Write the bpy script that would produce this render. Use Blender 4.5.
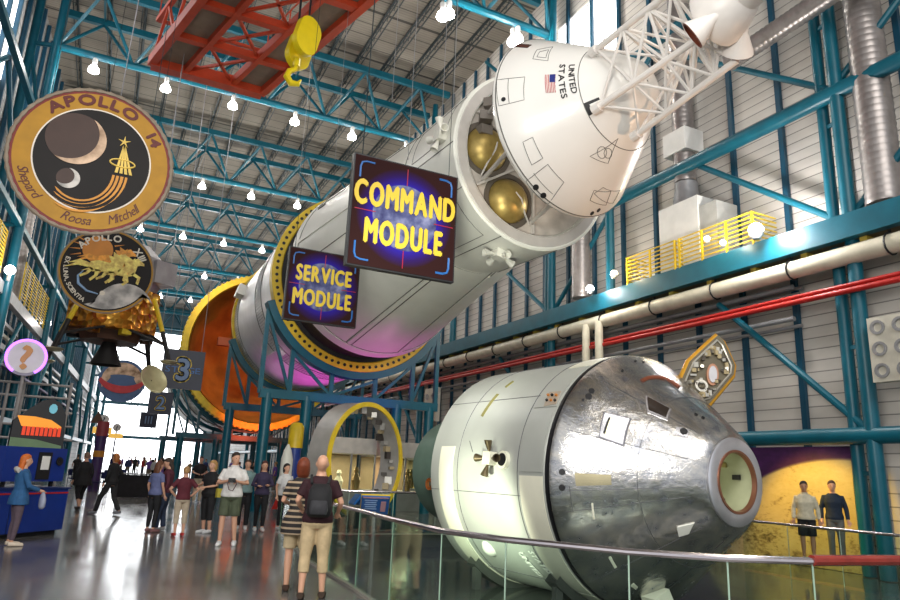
import bpy, bmesh, math, random
from math import sin, cos, pi, radians, sqrt, atan2
from mathutils import Vector as V, Matrix
random.seed(7)
S = bpy.context.scene
for o in list(bpy.data.objects): bpy.data.objects.remove(o)
COL = S.collection

# ------------------------------------------------------------------ camera
CAMH = 1.65; FPX = 680.0
def cam_axes():
    a = (100-450.0, 456-300.0); s = .0428; k = a[1]-s*a[0]
    bx = (-FPX*FPX-a[1]*k)/(a[0]+a[1]*s)
    ya = V((a[0], -a[1], -FPX)).normalized(); xa = V((bx, -(k+s*bx), -FPX)).normalized()
    return xa, ya, xa.cross(ya)
XA, YA, ZA = cam_axes()
ROT = Matrix((XA, YA, ZA))
cd = bpy.data.cameras.new('camera'); cam = bpy.data.objects.new('camera', cd); COL.objects.link(cam)
cam.matrix_world = Matrix.Translation((0, 0, CAMH)) @ ROT.to_4x4()
cd.sensor_width = 36; cd.lens = FPX/900*36; cd.clip_end = 500; cd.clip_start = .05
S.camera = cam
# ------------------------------------------------------------------ world, exposure, lights
W = bpy.data.worlds.new('world'); S.world = W; W.use_nodes = True
W.node_tree.nodes['Background'].inputs[0].default_value = (.93, .96, 1, 1)
W.node_tree.nodes['Background'].inputs[1].default_value = .8
S.view_settings.view_transform = 'Standard'; S.view_settings.look = 'None'
S.view_settings.gamma = 1; S.view_settings.use_curve_mapping = False
S.view_settings.exposure = 0.2
def light(name, kind, loc, power, color=(1, 1, 1), size=.3, target=None, angle=60, blend=.5, parent=None, size_y=None):
    d = bpy.data.lights.new(name, kind); d.energy = power; d.color = color
    if kind == 'AREA':
        d.size = size
        if size_y: d.shape = 'RECTANGLE'; d.size_y = size_y
    else: d.shadow_soft_size = size
    if kind == 'SPOT': d.spot_size = radians(angle); d.spot_blend = blend
    o = bpy.data.objects.new(name, d); COL.objects.link(o); o.location = loc
    if target is not None: o.rotation_euler = (V(target)-V(loc)).to_track_quat('-Z', 'Y').to_euler()
    if parent: o.parent = parent; o.location = V(loc)-parent.location
    return o
# added fill lights for hall and rocket, then the exhibit's floodlights
light('hall_fill', 'AREA', (4.0, -5.0, 17.0), 1700, (1, .96, .90), 13, (6.5, 14, 5.0), size_y=9).data.specular_factor = .2  # unseen area fill added behind the camera to brighten the hall's front faces
light('rocket_fill', 'AREA', (-3.0, 1.0, 6.0), 750, (1, .96, .88), 4, (7.5, 15, 8.0), size_y=3).data.specular_factor = .15  # added soft fill that lifts the white rocket, no fixture there
light('rocket_low_fill', 'SPOT', (3.0, 7.0, 2.6), 1500, (.98, 1, .86), .5, (8.3, 19.5, 6.6), 62).data.specular_factor = .15  # added low fill to brighten the rocket's underside
light('moon_flood', 'SPOT', (14.0, 12.2, 2.6), 420, (1, .60, .06), .15, (16.4, 11.9, .6), 80)
light('pit_flood', 'SPOT', (3.7, 9.3, .75), 520, (.95, 1, .78), .2, (5.75, 10.1, 1.0), 62)
light('module_flood', 'SPOT', (12.5, 5.0, 3.5), 900, (1, .62, .38), .3, (9.0, 8.8, 8.2), 50)
light('pink_flood', 'SPOT', (8.9, 23.6, 2.2), 220, (1, .08, .75), .2, (8.5, 24.0, 5.6), 110)
light('pink_flood', 'SPOT', (8.0, 29.5, 2.2), 420, (1, .08, .75), .2, (7.8, 29.2, 5.3), 100)
light('red_flood', 'SPOT', (8.6, 39.6, 3.6), 1300, (1, .10, .03), .4, (8.4, 44.5, 5.3), 75)
light('dome_flood', 'SPOT', (3.0, 38, 14), 1500, (1, .72, .35), .4, (7.5, 45, 9), 50)

# ------------------------------------------------------------------ helpers
def proj(p):
    c = ROT.transposed() @ (V(p)-V((0, 0, CAMH)))
    return (450+FPX*c.x/-c.z, 300-FPX*c.y/-c.z)
def ray(px, py): return (ROT @ V((px-450, 300-py, -FPX))).normalized()
def at(px, py, x=None, y=None, z=None):
    d = ray(px, py)
    t = x/d.x if x is not None else y/d.y if y is not None else (z-CAMH)/d.z
    return V((0, 0, CAMH))+d*t
MATS = {}
def srgb(h):
    c = [int(h[i:i+2], 16)/255 for i in (0, 2, 4)]
    return tuple(x/12.92 if x <= .04045 else ((x+.055)/1.055)**2.4 for x in c)
class NT:
    def __init__(s, name):
        s.m = bpy.data.materials.new(name); s.m.use_nodes = True; s.t = s.m.node_tree
        s.b = s.t.nodes['Principled BSDF']
    def n(s, kind, **k):
        nd = s.t.nodes.new(kind)
        for a, v in k.items():
            if a.startswith('i_'):
                key = a[2:].replace('_', ' ')
                nd.inputs[int(key) if key.isdigit() else key].default_value = v
            else: setattr(nd, a, v)
        return nd
    def l(s, a, b): s.t.links.new(a, b)
    def coord(s, out='Object', scale=None, rot=None):
        c = s.n('ShaderNodeTexCoord'); m = s.n('ShaderNodeMapping'); s.l(c.outputs[out], m.inputs[0])
        if scale: m.inputs['Scale'].default_value = scale
        if rot: m.inputs['Rotation'].default_value = rot
        return m.outputs[0]
    def ramp(s, fac, stops, interp='LINEAR'):
        r = s.n('ShaderNodeValToRGB'); s.l(fac, r.inputs[0]); e = r.color_ramp; e.interpolation = interp
        while len(e.elements) < len(stops): e.elements.new(.5)
        for q, (p, c) in zip(e.elements, stops): q.position = p; q.color = (*c, 1)
        return r.outputs[0]
    def mix(s, fac, a, b):
        m = s.n('ShaderNodeMix', data_type='RGBA')
        for v, i in ((fac, 0), (a, 6), (b, 7)):
            if hasattr(v, 'links'): s.l(v, m.inputs[i])
            else: m.inputs[i].default_value = (*v, 1) if isinstance(v, tuple) else v
        return m.outputs[2]
    def math(s, op, a, b=0.0):
        m = s.n('ShaderNodeMath', operation=op)
        for v, i in ((a, 0), (b, 1)):
            if hasattr(v, 'links'): s.l(v, m.inputs[i])
            else: m.inputs[i].default_value = v
        return m.outputs[0]
def mat(name, color, rough=.5, metal=0.0, var=.12, scale=3.0, bump=0.0, bscale=20.0, emit=None, estr=0, coat=0, trans=0, alpha=1, ior=1.45):
    if name in MATS: return MATS[name]
    if isinstance(color, str): color = srgb(color)
    t = NT(name); b = t.b
    b.inputs['Roughness'].default_value = rough; b.inputs['Metallic'].default_value = metal
    b.inputs['Coat Weight'].default_value = coat; b.inputs['IOR'].default_value = ior
    b.inputs['Transmission Weight'].default_value = trans; b.inputs['Alpha'].default_value = alpha
    if var:
        nz = t.n('ShaderNodeTexNoise', i_Scale=scale, i_Detail=4.0); t.l(t.coord(), nz.inputs[0])
        lo = tuple(c*(1-var) for c in color); hi = tuple(min(1, c*(1+var)) for c in color)
        t.l(t.ramp(nz.outputs[0], [(.3, lo), (.7, hi)]), b.inputs[0])
    else: b.inputs[0].default_value = (*color, 1)
    if bump:
        nb = t.n('ShaderNodeTexNoise', i_Scale=bscale, i_Detail=3.0); t.l(t.coord(), nb.inputs[0])
        bp = t.n('ShaderNodeBump', i_Strength=bump, i_Distance=.03); t.l(nb.outputs[0], bp.inputs['Height']); t.l(bp.outputs[0], b.inputs['Normal'])
    if emit:
        b.inputs['Emission Color'].default_value = (*(srgb(emit) if isinstance(emit, str) else emit), 1); b.inputs['Emission Strength'].default_value = estr
    MATS[name] = t.m
    return t.m

def tag(o, label=None, cat=None, group=None, kind=None):
    for k, v in (('label', label), ('category', cat), ('group', group), ('kind', kind)):
        if v: o[k] = v
    return o
def empty(name, loc, label=None, cat=None, group=None, rz=0):
    o = bpy.data.objects.new(name, None); COL.objects.link(o); o.location = loc; o.rotation_euler = (0, 0, rz)
    o.empty_display_size = .1
    o['_m'] = [x for r in (Matrix.Translation(loc) @ Matrix.Rotation(rz, 4, 'Z')) for x in r]
    return tag(o, label, cat, group)
def wmat(o):
    if o is None: return Matrix()
    m = o.get('_m')
    return Matrix([list(m)[i*4:i*4+4] for i in range(4)]) if m is not None else Matrix()
def fin():
    for o in bpy.data.objects:
        if '_m' in o: del o['_m']
class MB:
    def __init__(s): s.v = []; s.f = []; s.mi = []; s.m = 0
    def add(s, vs, fs):
        b = len(s.v); s.v += [tuple(x) for x in vs]; s.f += [tuple(b+i for i in f) for f in fs]; s.mi += [s.m]*len(fs); return s
    def box(s, c, d, rz=0, M=None):
        x, y, z = d[0]/2, d[1]/2, d[2]/2
        vs = [V((a*x, b*y, e*z)) for a in (-1, 1) for b in (-1, 1) for e in (-1, 1)]
        R = M if M is not None else Matrix.Rotation(rz, 3, 'Z')
        return s.add([V(c)+R @ v for v in vs], [(0, 1, 3, 2), (4, 6, 7, 5), (0, 4, 5, 1), (2, 3, 7, 6), (0, 2, 6, 4), (1, 5, 7, 3)])
    def b2(s, a, b):
        return s.box([(a[i]+b[i])/2 for i in range(3)], [abs(b[i]-a[i]) for i in range(3)])
    def bar(s, p, q, w, h, up=(0, 0, 1)):
        p, q = V(p), V(q); d = (q-p).normalized(); u = V(up)
        if abs(d.dot(u)) > .98: u = V((0, 1, 0))
        a = d.cross(u).normalized(); b = a.cross(d).normalized()
        vs = [e+a*i*w/2+b*j*h/2 for e in (p, q) for i, j in ((-1, -1), (1, -1), (1, 1), (-1, 1))]
        return s.add(vs, [(3, 2, 1, 0), (4, 5, 6, 7), (0, 1, 5, 4), (1, 2, 6, 5), (2, 3, 7, 6), (3, 0, 4, 7)])
    def tube(s, p, q, r, n=8, r2=None, cap=True):
        p, q = V(p), V(q); r2 = r if r2 is None else r2; d = (q-p).normalized()
        a = d.orthogonal().normalized(); b = d.cross(a)
        vs = [e+(a*cos(2*pi*i/n)+b*sin(2*pi*i/n))*rr for e, rr in ((p, r), (q, r2)) for i in range(n)]
        fs = [(i, (i+1) % n, n+(i+1) % n, n+i) for i in range(n)]
        if cap: fs += [tuple(range(n-1, -1, -1)), tuple(range(n, 2*n))]
        return s.add(vs, fs)
    def path(s, pts, r, n=8, closed=False, rads=None):
        P = [V(p) for p in pts]; N = len(P); vs = []; a = None
        for i, p in enumerate(P):
            t = (P[(i+1) % N]-P[i-1]) if closed else (P[min(i+1, N-1)]-P[max(i-1, 0)])
            t.normalize()
            if a is None: a = t.orthogonal().normalized()
            a = (a-t*a.dot(t)).normalized(); b = t.cross(a); rr = rads[i] if rads else r
            vs += [p+(a*cos(2*pi*k/n)+b*sin(2*pi*k/n))*rr for k in range(n)]
        fs = [((i % N)*n+k, (i % N)*n+(k+1) % n, ((i+1) % N)*n+(k+1) % n, ((i+1) % N)*n+k) for i in range(N if closed else N-1) for k in range(n)]
        if not closed: fs += [tuple(range(n-1, -1, -1)), tuple(range((N-1)*n, N*n))]
        return s.add(vs, fs)
    def lathe(s, prof, O=(0, 0, 0), d=(0, 0, 1), n=32, a0=0, a1=2*pi, cap0=False, cap1=False):
        F = Fr(O, d); full = abs(a1-a0-2*pi) < 1e-6; c = n if full else n+1
        vs = [F.pt(t, a0+(a1-a0)*k/n, r) for t, r in prof for k in range(c)]
        fs = []
        for i in range(len(prof)-1):
            for k in range(n): fs.append((i*c+k, i*c+(k+1) % c, (i+1)*c+(k+1) % c, (i+1)*c+k))
        if cap0: fs.append(tuple(range(c-1, -1, -1)))
        if cap1: fs.append(tuple(range((len(prof)-1)*c, len(prof)*c)))
        return s.add(vs, fs)
    def ell(s, c, r, n=12, m=8, M=None):
        rx, ry, rz = (r, r, r) if not hasattr(r, '__len__') else r; vs = []
        R = M if M is not None else Matrix.Identity(3)
        for i in range(m+1):
            th = pi*i/m
            for k in range(n):
                ph = 2*pi*k/n; vs.append(V(c)+R @ V((rx*sin(th)*cos(ph), ry*sin(th)*sin(ph), -rz*cos(th))))
        fs = [(i*n+k, i*n+(k+1) % n, (i+1)*n+(k+1) % n, (i+1)*n+k) for i in range(m) for k in range(n)]
        return s.add(vs, fs)
    def surf(s, fn, nu, nv, closed_u=False):
        c = nu if closed_u else nu+1
        vs = [fn(i/nu, j/nv) for j in range(nv+1) for i in range(c)]
        return s.add(vs, [(j*c+i, j*c+(i+1) % c, (j+1)*c+(i+1) % c, (j+1)*c+i) for j in range(nv) for i in range(nu)])
    def prism(s, poly, fn, depth):
        """poly 2d points; fn(x,y,z)->world; z from 0 to depth"""
        n = len(poly); vs = [fn(x, y, 0) for x, y in poly]+[fn(x, y, depth) for x, y in poly]
        return s.add(vs, [tuple(range(n-1, -1, -1)), tuple(range(n, 2*n))]+[(i, (i+1) % n, n+(i+1) % n, n+i) for i in range(n)])
    def build(s, name, m, parent=None, smooth=35, base=None, keep=False):
        me = bpy.data.meshes.new(name)
        if parent is not None: M = wmat(parent).inverted(); vs = [M @ V(v) for v in s.v]; loc = None
        elif keep: vs = s.v; loc = None
        else:
            if base is None:
                xs = [v[0] for v in s.v]; ys = [v[1] for v in s.v]; zs = [v[2] for v in s.v]
                base = ((min(xs)+max(xs))/2, (min(ys)+max(ys))/2, min(zs))
            vs = [V(v)-V(base) for v in s.v]; loc = base
        me.from_pydata([tuple(v) for v in vs], [], s.f)
        bm = bmesh.new(); bm.from_mesh(me); bmesh.ops.remove_doubles(bm, verts=bm.verts, dist=1e-5)
        bmesh.ops.recalc_face_normals(bm, faces=bm.faces); bm.to_mesh(me); bm.free()
        for x in (m if isinstance(m, (list, tuple)) else [m]): me.materials.append(x)
        if isinstance(m, (list, tuple)) and len(me.polygons) == len(s.mi):
            for p, k in zip(me.polygons, s.mi): p.material_index = k
        if smooth:
            for p in me.polygons: p.use_smooth = True
            me.set_sharp_from_angle(angle=radians(smooth))
        o = bpy.data.objects.new(name, me); COL.objects.link(o)
        if parent is not None:
            o.parent = parent
            if parent.get('_m') is not None: o['_m'] = list(parent['_m'])
        elif loc is not None:
            o.location = loc; o['_m'] = [x for r in Matrix.Translation(loc) for x in r]
        return o
class Fr:
    """axis frame: pt(t along axis, angle, radius); angle 0 points to world +X side, 90 deg up"""
    def __init__(s, O, d, up=(0, 0, 1)):
        s.O = V(O); s.d = V(d).normalized(); u = V(up)
        if abs(s.d.dot(u)) > .98: s.u = V((1, 0, 0)); s.w = s.d.cross(s.u)*1.0
        else:
            s.w = (u-s.d*s.d.dot(u)).normalized(); s.u = s.w.cross(s.d).normalized()
            if s.u.x < 0: s.u = -s.u
    def pt(s, t, a, r): return s.O+s.d*t+(s.u*cos(a)+s.w*sin(a))*r
class Solid:
    """surface of revolution one can hit with a pixel ray and lay things on"""
    def __init__(s, F, prof): s.F = F; s.p = prof
    def r(s, t):
        p = s.p
        if t <= p[0][0]: return p[0][1]
        for (a, ra), (b, rb) in zip(p, p[1:]):
            if t <= b: return ra+(rb-ra)*(t-a)/(b-a) if b > a else rb
        return p[-1][1]
    def hit(s, px, py):
        d = ray(px, py); C = V((0, 0, CAMH)); F = s.F; t = 2.0; best = None
        while t < 90:
            q = C+d*t-F.O; ta = q.dot(F.d); rad = (q-F.d*ta).length
            if s.p[0][0]-.05 <= ta <= s.p[-1][0]+.05:
                g = rad-s.r(ta); 
                if best is None or g < best[0]: best = (g, ta, atan2(q.dot(F.w), q.dot(F.u)) % (2*pi))
                if g <= 0: return ta, atan2(q.dot(F.w), q.dot(F.u)) % (2*pi)
            t += .01
        return best[1], best[2]
    def pt(s, t, a, off=0): return s.F.pt(t, a, s.r(t)+off)
    def nrm(s, t, a):
        e = .01; u = s.pt(t+e, a)-s.pt(t-e, a); v = s.pt(t, a+e)-s.pt(t, a-e); n = u.cross(v).normalized()
        return n if n.dot(s.pt(t, a)-s.F.pt(t, a, 0)) > 0 else -n
    def patch(s, mb, t0, t1, a0, a1, off=.01, thick=.02, nt=6, na=8):
        top = [s.pt(t0+(t1-t0)*i/nt, a0+(a1-a0)*j/na, off) for j in range(na+1) for i in range(nt+1)]
        bot = [s.pt(t0+(t1-t0)*i/nt, a0+(a1-a0)*j/na, off-thick) for j in range(na+1) for i in range(nt+1)]
        c = nt+1; K = len(top); fs = [(j*c+i, j*c+i+1, (j+1)*c+i+1, (j+1)*c+i) for j in range(na) for i in range(nt)]
        fs += [tuple(K+x for x in reversed(f)) for f in fs]
        rim = [i for i in range(c)]+[j*c+nt for j in range(1, na+1)]+[na*c+i for i in range(nt-1, -1, -1)]+[j*c for j in range(na-1, 0, -1)]
        fs += [(rim[i], rim[(i+1) % len(rim)], K+rim[(i+1) % len(rim)], K+rim[i]) for i in range(len(rim))]
        mb.add(top+bot, fs)
    def line(s, mb, pts, r=.01, off=.003, n=5, sub=6, closed=False):
        out = []; P = list(pts)+([pts[0]] if closed else [])
        for (t0, a0), (t1, a1) in zip(P, P[1:]):
            if a1-a0 > pi: a1 -= 2*pi
            if a0-a1 > pi: a1 += 2*pi
            out += [s.pt(t0+(t1-t0)*i/sub, a0+(a1-a0)*i/sub, off) for i in range(sub)]
        if not closed: out.append(s.pt(*P[-1], off))
        mb.path(out, r, n, closed)
    def pline(s, mb, px, **k): s.line(mb, [s.hit(*p) for p in px], **k)
def copy_tree(o, parent=None):
    c = o.copy(); COL.objects.link(c)
    if parent is not None: c.parent = parent
    for ch in list(o.children): copy_tree(ch, c)
    return c
_o1 = 'first second third fourth fifth sixth seventh eighth ninth tenth eleventh twelfth thirteenth fourteenth fifteenth sixteenth seventeenth eighteenth nineteenth'.split()
ORDW = _o1+[w for t, u in (('twent', 'twenty'), ('thirt', 'thirty'), ('fort', 'forty'), ('fift', 'fifty'), ('sixt', 'sixty')) for w in [t+'ieth']+[u+'-'+x for x in _o1[:9]]]
def struct(o): o['kind'] = 'structure'; return o
# text as mesh data: list of glyphs -> (verts2d, faces, x0, x1)
_tc = {}
def glyph(ch):
    if ch in _tc: return _tc[ch]
    cu = bpy.data.curves.new('tmp', 'FONT'); cu.body = ch; cu.resolution_u = 3; cu.size = 1
    o = bpy.data.objects.new('tmp', cu); COL.objects.link(o)
    bpy.context.view_layer.update()
    me = bpy.data.meshes.new_from_object(o.evaluated_get(bpy.context.evaluated_depsgraph_get()))
    vs = [(v.co.x, v.co.y) for v in me.vertices]; fs = [tuple(p.vertices) for p in me.polygons]
    bpy.data.objects.remove(o); bpy.data.curves.remove(cu); bpy.data.meshes.remove(me)
    xs = [v[0] for v in vs] or [0, .3]
    _tc[ch] = (vs, fs, min(xs), max(xs)); return _tc[ch]
def text(mb, txt, fn, size=1.0, gap=.07, depth=.01, sx=1.0, bold=0.0, arc=None, center=True, italic=0):
    """fn(x,y,z)->world. arc=(radius,start_angle,sign): letters round a circle in the x,y plane"""
    xs = []; x = 0
    for ch in txt:
        if ch == ' ': xs.append(None); x += .3*sx; continue
        g = glyph(ch); xs.append(x-g[2]*sx); x += (g[3]-g[2])*sx+gap
    tot = (x-gap)*size
    for ch, x0 in zip(txt, xs):
        if x0 is None: continue
        g = glyph(ch); mid = (x0+(g[2]+g[3])/2*sx)*size
        for kk, (dx, dy) in enumerate([(0, 0)] if not bold else [(-bold, 0), (bold, 0), (0, bold), (0, -bold)]):
            P = []
            for u, v in g[0]:
                lx = (u-(g[2]+g[3])/2)*sx*size+dx*size+italic*v*size; ly = v*size+dy*size
                if arc:
                    r, a0, sg = arc; a = a0-sg*(mid-tot/2)/r
                    if sg > 0: P.append((cos(a)*(r+ly)+sin(a)*lx, sin(a)*(r+ly)-cos(a)*lx))
                    else: P.append((cos(a)*(r-ly)-sin(a)*lx, sin(a)*(r-ly)+cos(a)*lx))
                else: P.append((mid-(tot/2 if center else 0)+lx, ly))
            n = len(P)
            ed = {}
            for f in g[1]:
                for i in range(len(f)):
                    e = (f[i], f[(i+1) % len(f)]); ed[e] = 1
            rim = [e for e in ed if (e[1], e[0]) not in ed]
            dd = depth*(1+.12*kk)
            mb.add([fn(p[0], p[1], dd) for p in P]+[fn(p[0], p[1], 0) for p in P], list(g[1])+[tuple(reversed([n+i for i in f])) for f in g[1]]+[(a, n+a, n+b, b) for a, b in rim])
    return tot
# ------------------------------------------------------------------ materials
TEAL = mat('teal_paint', (.003, .105, .155), .36, 0, .15, 2)
TEALD = mat('teal_dark_paint', (.005, .06, .11), .45, 0, .15, 2)
DARK = mat('dark_steel', (.018, .03, .035), .5)
BLACK = mat('black_paint', (.008, .008, .01), .45)
WHITE = mat('white_paint', (.78, .77, .74), .35, 0, .05)
RED = mat('red_pipe_paint', (.42, .015, .012), .4)
CREAM = mat('cream_pipe_paint', (.62, .58, .46), .35)
GREY = mat('grey_steel', (.30, .30, .31), .4, .3)
YEL = mat('yellow_paint', (.72, .50, .02), .4)
CHROME = mat('brushed_rail', (.55, .5, .52), .22, 1, .1)
LAMPW = mat('lamp_glass', (.9, .9, .9), .3, emit=(1, .97, .98), estr=14, var=0)
def wall_mat(name, base, lap, axis=2):
    t = NT(name); c = t.coord(); sp = t.n('ShaderNodeSeparateXYZ'); t.l(c, sp.inputs[0])
    z = t.math('FRACT', t.math('DIVIDE', sp.outputs[axis], lap))
    ln = t.ramp(z, [(0, (.25,)*3), (.07, (.45,)*3), (.12, (1,)*3), (1, (.93,)*3)])
    nz = t.n('ShaderNodeTexNoise', i_Scale=.5, i_Detail=5.0); t.l(t.coord(scale=(1, 1, 3)), nz.inputs[0])
    col = t.ramp(nz.outputs[0], [(.3, tuple(x*.78 for x in base)), (.65, base)])
    m = t.n('ShaderNodeMix', data_type='RGBA', blend_type='MULTIPLY'); m.inputs[0].default_value = 1
    t.l(col, m.inputs[6]); t.l(ln, m.inputs[7]); t.l(m.outputs[2], t.b.inputs[0]); t.b.inputs['Roughness'].default_value = .55
    bp = t.n('ShaderNodeBump', i_Strength=.4, i_Distance=.02); t.l(z, bp.inputs['Height']); t.l(bp.outputs[0], t.b.inputs['Normal'])
    return t.m
WALLM = wall_mat('lapped_wall_panels', (.70, .655, .60), .31)
def ceil_mat():
    t = NT('roof_deck'); c = t.coord(); sp = t.n('ShaderNodeSeparateXYZ'); t.l(c, sp.inputs[0])
    fy = t.math('FRACT', t.math('DIVIDE', sp.outputs[1], 1.05)); fx = t.math('FRACT', t.math('DIVIDE', sp.outputs[1], .2))
    fb = t.math('FRACT', t.math('DIVIDE', sp.outputs[1], 4.33))
    ln = t.ramp(fy, [(0, (.35,)*3), (.06, (.35,)*3), (.09, (1,)*3)]); l2 = t.ramp(fx, [(0, (.72,)*3), (.4, (1,)*3)]); l3 = t.ramp(fb, [(0, (.22,)*3), (.035, (.22,)*3), (.04, (1,)*3)])
    nz = t.n('ShaderNodeTexNoise', i_Scale=.35, i_Detail=4.0); t.l(t.coord(), nz.inputs[0])
    col = t.ramp(nz.outputs[0], [(.3, (.19, .165, .135)), (.7, (.33, .295, .245))])
    prev = col
    for q in (ln, l2, l3):
        m = t.n('ShaderNodeMix', data_type='RGBA', blend_type='MULTIPLY'); m.inputs[0].default_value = 1
        t.l(prev, m.inputs[6]); t.l(q, m.inputs[7]); prev = m.outputs[2]
    t.l(prev, t.b.inputs[0]); t.b.inputs['Roughness'].default_value = .7
    return t.m
def floor_mat(name, a, b, r0, r1):
    t = NT(name); nz = t.n('ShaderNodeTexNoise', i_Scale=.6, i_Detail=6.0); t.l(t.coord(), nz.inputs[0])
    t.l(t.ramp(nz.outputs[0], [(.3, a), (.7, b)]), t.b.inputs[0])
    n2 = t.n('ShaderNodeTexNoise', i_Scale=2.5, i_Detail=5.0); t.l(t.coord(scale=(1, .25, 1)), n2.inputs[0])
    rr = t.ramp(n2.outputs[0], [(.3, (r0,)*3), (.7, (r1,)*3)]); t.l(rr, t.b.inputs['Roughness'])
    t.b.inputs['Specular IOR Level'].default_value = .6
    bp = t.n('ShaderNodeBump', i_Strength=.05, i_Distance=.02); t.l(n2.outputs[0], bp.inputs['Height']); t.l(bp.outputs[0], t.b.inputs['Normal'])
    return t.m
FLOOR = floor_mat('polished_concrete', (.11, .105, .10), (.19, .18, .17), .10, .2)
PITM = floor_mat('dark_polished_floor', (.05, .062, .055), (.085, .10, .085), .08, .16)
# ------------------------------------------------------------------ shell
ZR = 25.3; L = 116.0; XW = 17.0
def xl(Y): return -6.4+.055*(Y-36)
PIT = [(3.55, 12.6), (3.42, 9.6), (3.28, 8.0), (3.25, 6.6), (3.5, 5.75), (4.1, 4.75), (4.7, 4.25), (5.4, 4.0), (6.6, 3.85), (8.2, 3.8), (11.5, 3.9), (16.95, 4.0), (16.95, 17.0), (5.8, 17.2), (4.35, 18.2)]
def fl():
    bm = bmesh.new()
    out = [bm.verts.new(p) for p in ((-14, -12, 0), (XW+.2, -12, 0), (XW+.2, L, 0), (-14, L, 0))]
    inn = [bm.verts.new((x, y, 0)) for x, y in PIT]
    es = [bm.edges.new((out[i], out[(i+1) % 4])) for i in range(4)]+[bm.edges.new((inn[i], inn[(i+1) % len(inn)])) for i in range(len(inn))]
    bmesh.ops.triangle_fill(bm, edges=es, use_beauty=True)
    me = bpy.data.meshes.new('floor'); bmesh.ops.recalc_face_normals(bm, faces=bm.faces); bm.to_mesh(me); bm.free()
    me.materials.append(FLOOR); o = bpy.data.objects.new('floor', me); COL.objects.link(o); struct(o)
fl()
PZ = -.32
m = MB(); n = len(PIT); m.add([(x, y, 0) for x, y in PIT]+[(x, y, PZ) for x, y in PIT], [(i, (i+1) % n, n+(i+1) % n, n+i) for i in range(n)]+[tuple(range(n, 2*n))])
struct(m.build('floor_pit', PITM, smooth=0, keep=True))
m = MB()
for i in range(n):
    a, b = PIT[i], PIT[(i+1) % n]; m.bar((a[0], a[1], .012), (b[0], b[1], .012), .07, .04)
struct(m.build('trim_1', mat('pit_curb', (.5, .48, .42), .3, .6), smooth=0, keep=True))
m = MB().b2((-14, -12, ZR), (XW+.2, L, ZR+.2)); struct(m.build('ceiling', ceil_mat(), smooth=0, keep=True))
# right wall with a clerestory opening high up
m = MB()
m.b2((XW, -12, -.5), (XW+.2, L, 19.2)); m.b2((XW, -12, 22.8), (XW+.2, L, ZR)); m.b2((XW, -12, 19.2), (XW+.2, 19.6, 22.8)); m.b2((XW, 24.0, 19.2), (XW+.2, L, 22.8))
struct(m.build('wall_right', WALLM, smooth=0, keep=True))
SKYM = mat('daylight_pane', (1, 1, 1), .3, emit=(1, .98, 1), estr=3.2, var=0)
BRIGHT = mat('bright_daylight_pane', (1, 1, 1), .3, emit=(.95, .97, 1), estr=3.6, var=0)
m = MB().b2((XW+.12, 19.6, 19.2), (XW+.16, 24.0, 22.8)); struct(m.build('window_2', SKYM, smooth=0, keep=True))
m = MB()
for k in range(1, 4): m.bar((XW+.1, 19.6+1.1*k, 19.2), (XW+.1, 19.6+1.1*k, 22.8), .05, .05)
struct(m.build('trim_2', GREY, smooth=0, keep=True))
# left wall
m = MB(); m.add([(xl(8), 8, 0), (xl(L), L, 0), (xl(L), L, ZR), (xl(8), 8, ZR), (xl(8)-.2, 8, 0), (xl(L)-.2, L, 0), (xl(L)-.2, L, ZR), (xl(8)-.2, 8, ZR)], [(0, 1, 2, 3), (7, 6, 5, 4), (0, 4, 5, 1), (3, 2, 6, 7), (0, 3, 7, 4), (1, 5, 6, 2)])
struct(m.build('wall_left', wall_mat('left_wall_panels', (.42, .42, .42), .45), smooth=0, keep=True))
m = MB(); m.add([(xl(24)+.03, 24, 18), (xl(34)+.03, 34, 18), (xl(34)+.03, 34, 24), (xl(24)+.03, 24, 24), (xl(24)-.05, 24, 18), (xl(34)-.05, 34, 18), (xl(34)-.05, 34, 24), (xl(24)-.05, 24, 24)], [(0, 1, 2, 3), (7, 6, 5, 4), (0, 4, 5, 1), (3, 2, 6, 7), (0, 3, 7, 4), (1, 5, 6, 2)])
struct(m.build('window_3', SKYM, smooth=0, keep=True))
# end wall: glass in a teal frame under a blue-grey gable
m = MB().b2((-14, L, 21.0), (XW+.2, L+.3, ZR)); m.b2((14.5, L, 0), (XW+.2, L+.3, 21)); struct(m.build('wall_end', mat('end_gable', (.16, .27, .33), .6), smooth=0, keep=True))
m = MB().b2((-8, L+.15, 0), (14.5, L+.2, 21)); struct(m.build('window_1', BRIGHT, smooth=0, keep=True))
m = MB()
for z in (4.6, 9.6): m.bar((-6, L-.2, z), (14.5, L-.2, z), .35, .45)
for x in (14.3,): m.tube((x, L-.2, 0), (x, L-.2, 21), .28)
for x in (-2.2, 0.4, 1.6, 3.1, 4.6): m.bar((x, L, 9.8), (x, L, 21), .12, .12)
m.tube((4.0, L-.2, 9.4), (7.4, L-.2, 4.8), .05, 6); m.tube((3.0, L-.2, 9.4), (-.4, L-.2, 4.8), .05, 6)
struct(m.build('trim_3', TEAL, smooth=30, keep=True))
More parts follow.
